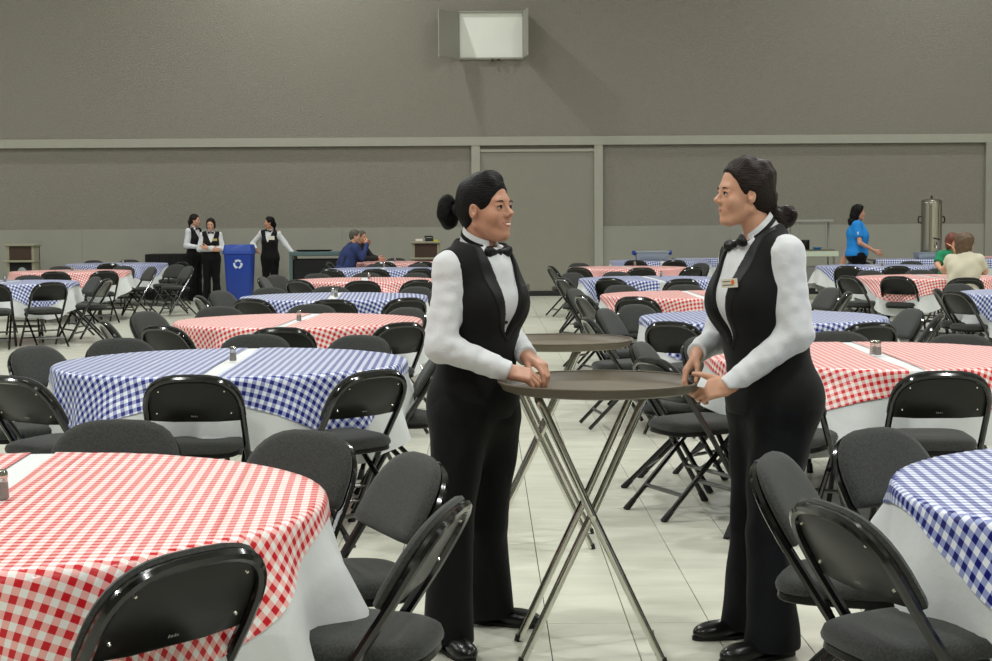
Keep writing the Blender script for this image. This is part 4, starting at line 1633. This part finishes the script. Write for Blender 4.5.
def sit_joints(x, y, yaw, s, arms, lean=.06):
    F = frame_f(yaw)
    c = np.array([x, y, 0.0])
    P = lambda f, l, u: c + F[0] * f * s + F[1] * l * s + np.array([0, 0, u])
    q = lean
    J = dict(pelvis=P(0, 0, .60), chest=P(q, 0, .60 + .31 * s), neck=P(q * 1.5, 0, .60 + .49 * s), head=P(q * 1.5 + .04, 0, .60 + .64 * s),
             shR=P(q * 1.4, -.175, .60 + .44 * s), shL=P(q * 1.4, .175, .60 + .44 * s), hipR=P(.04, -.09, .55), hipL=P(.04, .09, .55), knR=P(.42, -.12, .53), knL=P(.42, .12, .53),
             anR=P(.40, -.12, .085), anL=P(.40, .12, .085), toeR=P(.58, -.13, .03), toeL=P(.58, .13, .03))
    for k, v in arms.items():
        J[k] = P(*v)
    return J


def seated_people():
    X = lambda px, y: at_y(px, 250, y).x
    # man in navy at the far table of the left row
    y = 28.3
    arms = dict(elR=(.30, -.24, .86), wrR=(.42, -.04, 1.10), elL=(.34, .20, .84), wrL=(.44, .06, 1.06))
    J = sit_joints(X(343, y), y, 18, 1.0, arms, .12)
    c = place_chair(X(341, y), y, D2R(18 - 90), 1)
    tag(c, 'folding chair under the seated man in navy', 'chair', 'black padded folding chairs')
    r, Jr, R, T = person(J, 'grey haired man in navy sweatshirt seated with hands to his mouth', 18, 4, -6, 0, 'skin2', 'tee',
                         dict(mat='hair5', vol=.008), seed=14, fat=1.35, tee='navytee', sleeves='long', bust=0)
    MB().tube([tuple(Jr['neck'] + np.array([-.02, -.06, .06])), tuple(Jr['chest'] + R[0] * -.10 + R[1] * -.155 + R[2] * .06), tuple(Jr['pelvis'] + R[0] * -.10 + R[1] * -.175 + R[2] * .12)], .010, 6).build('shoulder_strap', M['black'], r)
    y = 29.6
    J = sit_joints(X(353, y), y, -20, .96, dict(elR=(.34, -.22, .84), wrR=(.55, -.12, .82), elL=(.3, .22, .84), wrL=(.5, .1, .82)), .10)
    c = place_chair(X(351, y), y, D2R(-20 - 90), 1)
    tag(c, 'folding chair under the person hidden behind the man in navy', 'chair', 'black padded folding chairs')
    person(J, 'person in black mostly hidden behind the seated man in navy', -20, -30, 0, 0, 'skin', 'tee', dict(mat='hair5', vol=.010), seed=15, tee='black', sleeves='long', bust=.6)
    # beige shirt, back to the viewer
    y = 18.75
    arms = dict(elR=(.24, -.24, .86), wrR=(.42, -.06, .82), elL=(.16, .26, .90), wrL=(.40, .16, .80))
    J = sit_joints(X(963, y), y, 62, .90, arms, .10)
    r, Jr, R, T = person(J, 'short haired woman in beige t-shirt seated with her back to us', 62, 20, 0, 0, 'skin2', 'tee',
                         dict(mat='hair3', vol=.026, ears=False, line=[(-.14, -.02), (-.08, -.01), (-.03, .02), (.03, .05), (.06, .065), (.14, .085)],
                              balls=[((-.035, 0, -.03), (.100, .106, .09)), ((-.03, 0, .05), (.112, .108, .098)), ((-.05, 0, -.085), (.075, .090, .06))]), seed=16, fat=1.2, tee='beigetee', sleeves='short', bust=.9)
    # green shirt facing us
    y = 21.9
    arms = dict(elR=(.16, -.26, .86), wrR=(.36, -.30, .80), elL=(.24, .10, .84), wrL=(.22, .00, 1.02))
    J = sit_joints(X(948, y), y, -78, .88, arms, .08)
    c = place_chair(X(948, y), y + .05, D2R(-78 - 90), 1)
    tag(c, 'folding chair under the seated woman in green', 'chair', 'black padded folding chairs')
    r, Jr, R, T = person(J, 'auburn haired woman in green t-shirt with hand at her mouth', -78, -50, -4, 0, 'skin2', 'tee',
                         dict(mat='hair4', vol=.016, ears=False, balls=[((-.03, .06, -.03), (.05, .03, .07)), ((-.03, -.06, -.03), (.05, .03, .07))]), seed=18, tee='greentee', sleeves='short', bust=.9)


seated_people()


# ------------------------------------------------------------------ things along the back wall
def back_things():
    X = lambda px, y: at_y(px, 250, y).x
    # recycling bin
    y = 29.6
    r = empty('recycling_bin', (X(239.5, y), y, 0))
    tag(r, 'tall blue recycling bin with white arrows by the back wall', 'bin')

    def ring(w, dd, z, e=.03):
        return [(-w + e, -dd, z), (w - e, -dd, z), (w, -dd + e, z), (w, dd - e, z), (w - e, dd, z), (-w + e, dd, z), (-w, dd - e, z), (-w, -dd + e, z)]
    MB().loft([ring(.205, .18, 0), ring(.215, .19, .02), ring(.258, .225, .92), ring(.268, .235, .93), ring(.268, .235, .945)]).build('bin_body', M['binblue'], r)
    MB().loft([ring(.276, .243, .925), ring(.280, .247, .93), ring(.276, .243, .965), ring(.250, .225, 1.08), ring(.244, .219, 1.095)]).build('lid', M['binlid'], r)
    lg = MB()
    cz, cy = .74, -.2215

    def lp(x, z, t):
        return (x, cy - t - (z) * .049, cz + z)
    for k in range(3):
        a0 = math.radians(90 + 120 * k)
        def rot(x, z):
            return (x * math.cos(a0) - z * math.sin(a0), x * math.sin(a0) + z * math.cos(a0))
        poly = []
        for a in np.linspace(-50, 28, 8):
            poly.append((.085 * math.cos(math.radians(a)), .085 * math.sin(math.radians(a))))
        poly.append((.098 * math.cos(math.radians(28)), .098 * math.sin(math.radians(28))))
        poly.append((.068 * math.cos(math.radians(58)), .068 * math.sin(math.radians(58))))
        poly.append((.036 * math.cos(math.radians(28)), .036 * math.sin(math.radians(28))))
        for a in np.linspace(28, -50, 8):
            poly.append((.050 * math.cos(math.radians(a)), .050 * math.sin(math.radians(a))))
        poly = [rot(*p) for p in poly]
        lg.prism(poly, lp, 0, .003)
    lg.build('recycling_arrows', M['print'], r)
    # lecterns
    for px, lab, seal in ((20.5, 'beige lectern with a round seal at the left wall end', True), (426, 'beige lectern with odds and ends on top, behind left waitress', False)):
        y = 30.9
        w = .265
        t = empty('lectern', (X(px, y), y, 0))
        tag(t, lab, 'lectern')
        b = MB()
        b.box((-w, -.02, 0), (-w + .05, .38, 1.08)).box((w - .05, -.02, 0), (w, .38, 1.08)).box((-w, .33, 0), (w, .38, 1.08))
        b.build('body', M['lectern'], t)
        MB().box((-w - .03, -.08, 1.075), (w + .03, .42, 1.115), .008).build('top', M['lectern'], t)
        MB().box((-w - .05, -.10, .765), (w + .02, .30, .805), .008).build('shelf', M['lectern'], t)
        MB().box((-w + .05, .0, .81), (w - .05, .02, 1.07)).build('upper_panel', M['brown'], t)
        fp = MB().box((-w + .05, .0, .05), (w - .05, .02, .76)).build('front_panel', M['black'], t)
        if seal:
            MB().lathe([(.002, 0), (.085, 0), (.088, .004), (.08, .008), (.05, .008), (.045, .012), (.002, .012)], 24).build('seal', M['seal'], fp)
            so = KIDS[fp.name][-1]
            so.rotation_euler = (math.pi / 2, 0, 0)
            so.location = (.02, 0, .58)
        else:
            for nm, lo, hi, m, lb, ct in (('white_box', (-.16, -.02, 1.115), (-.02, .10, 1.165), 'badge', 'small white carton on the lectern behind left waitress', 'box'),
                                          ('telephone', (-.02, .02, 1.115), (.13, .2, 1.175), 'black', 'small black desk telephone on the lectern', 'telephone'),
                                          ('tape_roll', (.10, -.04, 1.115), (.20, .06, 1.15), 'yellow', 'small yellow tape roll on the lectern', 'tape')):
                if nm == 'tape_roll':
                    ob = MB().lathe([(.025, 0), (.05, 0), (.05, .035), (.025, .035)], 16).build(nm, M[m])
                    ob.location = (t.location.x + .19, y + .01, 1.115)
                elif nm == 'telephone':
                    ob = empty(nm, (t.location.x + .06, y + .1, 1.115))
                    MB().loft([[(-.08, -.09, 0), (.08, -.09, 0), (.08, .09, 0), (-.08, .09, 0)], [(-.075, -.085, .03), (.075, -.085, .03), (.075, .085, .065), (-.075, .085, .065)]]).build('base', M['black'], ob)
                    MB().tube([(-.09, .03, .075), (-.07, .03, .095), (.05, .03, .095), (.07, .03, .075)], [.02, .014, .014, .02], 8).build('handset', M['black'], ob)
                else:
                    ob = MB().box((-.07, -.05, 0), (.07, .05, .05), .006).build(nm, M[m])
                    ob.location = (t.location.x - .13, y + .02, 1.115)
                tag(ob, lb, ct)
    # black draped table, left of the waitresses
    y = 31.4
    xa, xb = X(149, y), X(198, y)
    t = empty('draped_table', ((xa + xb) / 2, y, 0))
    tag(t, 'long black draped table behind the waitresses at left', 'table')
    hw = (xb - xa) / 2
    MB().box((-hw, -.38, .86), (hw, .35, .90), .01).build('tabletop', M['black'], t)
    sk = MB()
    ringt, ringb = [], []
    per = [(-hw + 2 * hw * k / 30, -.385) for k in range(31)] + [(hw, .355), (-hw, .355)]
    for k, (a, b) in enumerate(per):
        ringt.append((a, b, .895)); ringb.append((a, b - (.025 * (k % 2)), .02))
    sk.loft([ringb, ringt], cap=False)
    sk.build('skirt', M['black'], t)
    # grey-green utility table
    y = 30.7
    xa, xb = X(291, y), X(344, y)
    t = empty('utility_table', ((xa + xb) / 2, y, 0))
    tag(t, 'grey-green utility table with dark bin space beside the leaning waitress', 'table')
    hw = (xb - xa) / 2
    MB().box((-hw, -.32, .86), (hw, .32, .94), .01).build('tabletop', M['teal'], t)
    for sx in (1, -1):
        for sy in (1, -1):
            MB().box((sx * (hw - .03) - .03, sy * .28 - .03, 0), (sx * (hw - .03) + .03, sy * .28 + .03, .86)).build('leg', M['teal'], t)
    MB().box((-hw + .06, -.26, .25), (hw - .06, .26, .80), .02).build('dark_crate', M['black'], t)
    MB().box((-hw + .06, -.27, .20), (hw - .06, .27, .24)).build('shelf', M['teal'], t)
    p = at_y(314, 250, y)
    ob = MB().lathe([(.02, 0), (.30, 0), (.36, .028), (.37, .03), (.355, .03), (.29, .006), (.02, .006)], 40, sx=1, sy=.72).build('black_tray', M['panel'])
    ob.location = (p.x, y, .9405)
    tag(ob, 'black oval tray lying on the grey-green utility table', 'tray')
    # rectangular serving tables
    def rect_table(px0, px1, y, dep, colour, phrase):
        xa, xb = X(px0, y), X(px1, y)
        hw = (xb - xa) / 2
        t = empty('serving_table', ((xa + xb) / 2, y, 0))
        tag(t, 'long folding table ' + phrase, 'table')
        MB().box((-hw, -dep, .722), (hw, dep, .75), .006).build('tabletop', M['ply'], t)
        for sx in (1, -1):
            for sy in (1, -1):
                MB().tube([(sx * (hw - .12), sy * (dep - .06), .722), (sx * (hw - .12), sy * (dep - .06), 0)], .015, 8).build('leg', M['frame'], t)
        for nm, lift, drop, m in (('undercloth', .002, .34, 'white'), ('gingham_cover', .005, .17, colour)):
            vs, uv, fs = [], [], []
            nx, prof = 40, [(-drop, -1), (-drop * .5, -1), (-.012, -1), (0, -1), (0, -.5), (0, 0), (0, .5), (0, 1), (-.012, 1), (-drop, 1)]
            for i in range(nx + 1):
                x = -hw - .01 + (2 * hw + .02) * i / nx
                for dz, sy in prof:
                    wv = .018 * math.sin(i * 1.3) * (dz / -.34) if dz < 0 else 0
                    vs.append((x, sy * (dep + lift + (.004 if dz < 0 else -.004)) + sy * wv, .75 + lift + dz))
                    uv.append((x, sy * dep + (dz if sy < 0 else -dz) + 9))
            n = len(prof)
            for i in range(nx):
                for j in range(n - 1):
                    fs.append((i * n + j, (i + 1) * n + j, (i + 1) * n + j + 1, i * n + j + 1))
            me = bpy.data.meshes.new(nm)
            me.from_pydata(vs, [], fs)
            ul = me.uv_layers.new(name='UVMap')
            for l in me.loops:
                ul.data[l.index].uv = uv[l.vertex_index]
            me.polygons.foreach_set('use_smooth', [True] * len(me.polygons))
            me.materials.append(M[m])
            o = link(nm, me)
            o.location = t.location
            tag(o, ('white undercloth hanging from the long table ' if nm == 'undercloth' else colour + ' gingham cover on the long table ') + phrase, 'tablecloth' if nm == 'undercloth' else 'table cover')
        return t
    rect_table(872, 1010, 29.4, .38, 'blue', 'carrying the steel coffee urn')
    rect_table(979, 1020, 30.9, .30, 'red', 'at far right by the wall')
    rect_table(674, 775, 31.0, .36, 'blue', 'behind the right waitress')
    # coffee urn in a tub
    y = 29.45
    p = at_y(931, 257, y)
    t = empty('plastic_tub', (p.x, y, .758))
    tag(t, 'shallow grey-blue tub under the steel coffee urn', 'tub')
    MB().loft([ring(.255, .20, 0), ring(.265, .21, .01), ring(.275, .22, .105), ring(.29, .235, .11), ring(.29, .235, .122), ring(.268, .213, .122), ring(.258, .205, .02), ring(.255, .2, .012)]).build('tub_body', M['tub'], t)
    MB().loft([ring(.30, .24, .112), ring(.302, .242, .116), ring(.30, .24, .124), ring(.285, .232, .124), ring(.285, .232, .112), ring(.30, .24, .112)], cap=False).build('lip', M['tub'], t)
    u = empty('coffee_urn', (p.x + .0, y, .772))
    tag(u, 'tall stainless steel coffee urn standing in a tub', 'urn')
    MB().lathe([(.17, 0), (.185, .01), (.19, .03), (.19, .99), (.194, 1.0), (.194, 1.02), (.186, 1.03)], 36).build('body', M['steel'], u)
    MB().lathe([(.192, 1.02), (.192, 1.045), (.17, 1.065), (.05, 1.09), (.005, 1.09)], 36).build('lid', M['steel'], u)
    MB().lathe([(.02, 1.09), (.012, 1.11), (.024, 1.125), (.004, 1.14)], 14).build('knob', M['black'], u)
    MB().tube([(.10, -.165, .30), (.10, -.175, .97)], .020, 10).build('sight_tube', M['steel'], u)
    MB().tube([(-.07, -.18, .05), (-.07, -.19, .98)], .022, 10).build('side_tube', M['steel'], u)
    fa = MB().tube([(.03, -.18, .22), (.03, -.25, .22), (.03, -.265, .16)], .014, 8).build('faucet', M['steel'], u)
    MB().tube([(.03, -.25, .22), (.03, -.25, .29)], .010, 8).build('tap_handle', M['black'], fa)
    MB().tube([(-.02, -.20, .36), (.10, -.21, .34)], .012, 8).build('gauge_bar', M['black'], u)
    for sx in (1, -1):
        MB().tube([(sx * .185, 0, .76), (sx * .235, 0, .75), (sx * .245, 0, .70), (sx * .235, 0, .65), (sx * .185, 0, .64)], .013, 8).build('handle', M['black'], u)
    # storage tub on the far blue table
    p = at_z(654, 260.5, .765)
    t = empty('storage_tub', (p.x, 29.4, .758))
    tag(t, 'pale plastic storage tub with blue handles on far blue table', 'tub')
    MB().loft([ring(.27, .17, 0), ring(.28, .18, .01), ring(.30, .20, .14), ring(.315, .215, .145), ring(.315, .215, .16), ring(.29, .19, .16), ring(.275, .175, .02)]).build('tub_body', M['tubw'], t)
    MB().box((-.32, -.22, .155), (.32, .22, .172), .006).build('lid', M['tubw'], t)
    for sx in (1, -1):
        MB().box((sx * .325 - .03, -.14, .10), (sx * .325 + .03, .14, .18), .012).build('handle', M['binblue'], t)
    # stainless serving cart
    y = 29.9
    xa, xb = X(790, y), X(832, y)
    t = empty('serving_cart', ((xa + xb) / 2, y, 0))
    tag(t, 'stainless serving cart with overshelf behind the right waitress', 'cart')
    hw = (xb - xa) / 2
    for sx in (1, -1):
        for sy in (1, -1):
            MB().tube([(sx * (hw - .02), sy * .25, .05), (sx * (hw - .02), sy * .25, .92)], .016, 8).build('leg', M['steel'], t)
        MB().tube([(sx * (hw - .03), .18, .92), (sx * (hw - .03), .18, 1.45)], .022, 8).build('upright', M['cart'], t)
        MB().tube([(sx * (hw - .13), -.05, .92), (sx * (hw - .13), -.05, 1.45)], .016, 8).build('upright', M['cart'], t)
    MB().box((-hw, -.10, 1.44), (hw, .22, 1.485), .006).build('overshelf', M['cart'], t)
    MB().box((-hw, -.27, .90), (hw, .27, .93), .006).build('worktop', M['steel'], t)
    MB().box((-hw - .02, -.32, .80), (hw + .06, -.27, .90), .01).build('front_rail', M['greenw'], t)
    MB().box((-hw, -.26, .30), (hw, .26, .33), .006).build('lower_shelf', M['steel'], t)
    MB().box((-hw + .05, -.22, .33), (hw - .05, .22, .62), .03).build('warming_box', M['steelp'], t)
    for k, (dx, m, lb) in enumerate(((-.12, 'steel', 'small steel canister on the serving cart'), (.10, 'bluetee', 'small blue dish on the serving cart'))):
        if k == 0:
            ob = MB().lathe([(.07, 0), (.075, .01), (.075, .17), (.07, .18), (.06, .18), (.062, .03), (.005, .02)], 18).build('canister', M['panel'])
        else:
            ob = MB().lathe([(.05, 0), (.09, .035), (.095, .04), (.085, .04), (.045, .008), (.005, .008)], 18).build('dish', M[m])
        ob.location = (t.location.x + dx, y - .08, .931)
        tag(ob, lb, 'canister' if k == 0 else 'dish')


back_things()
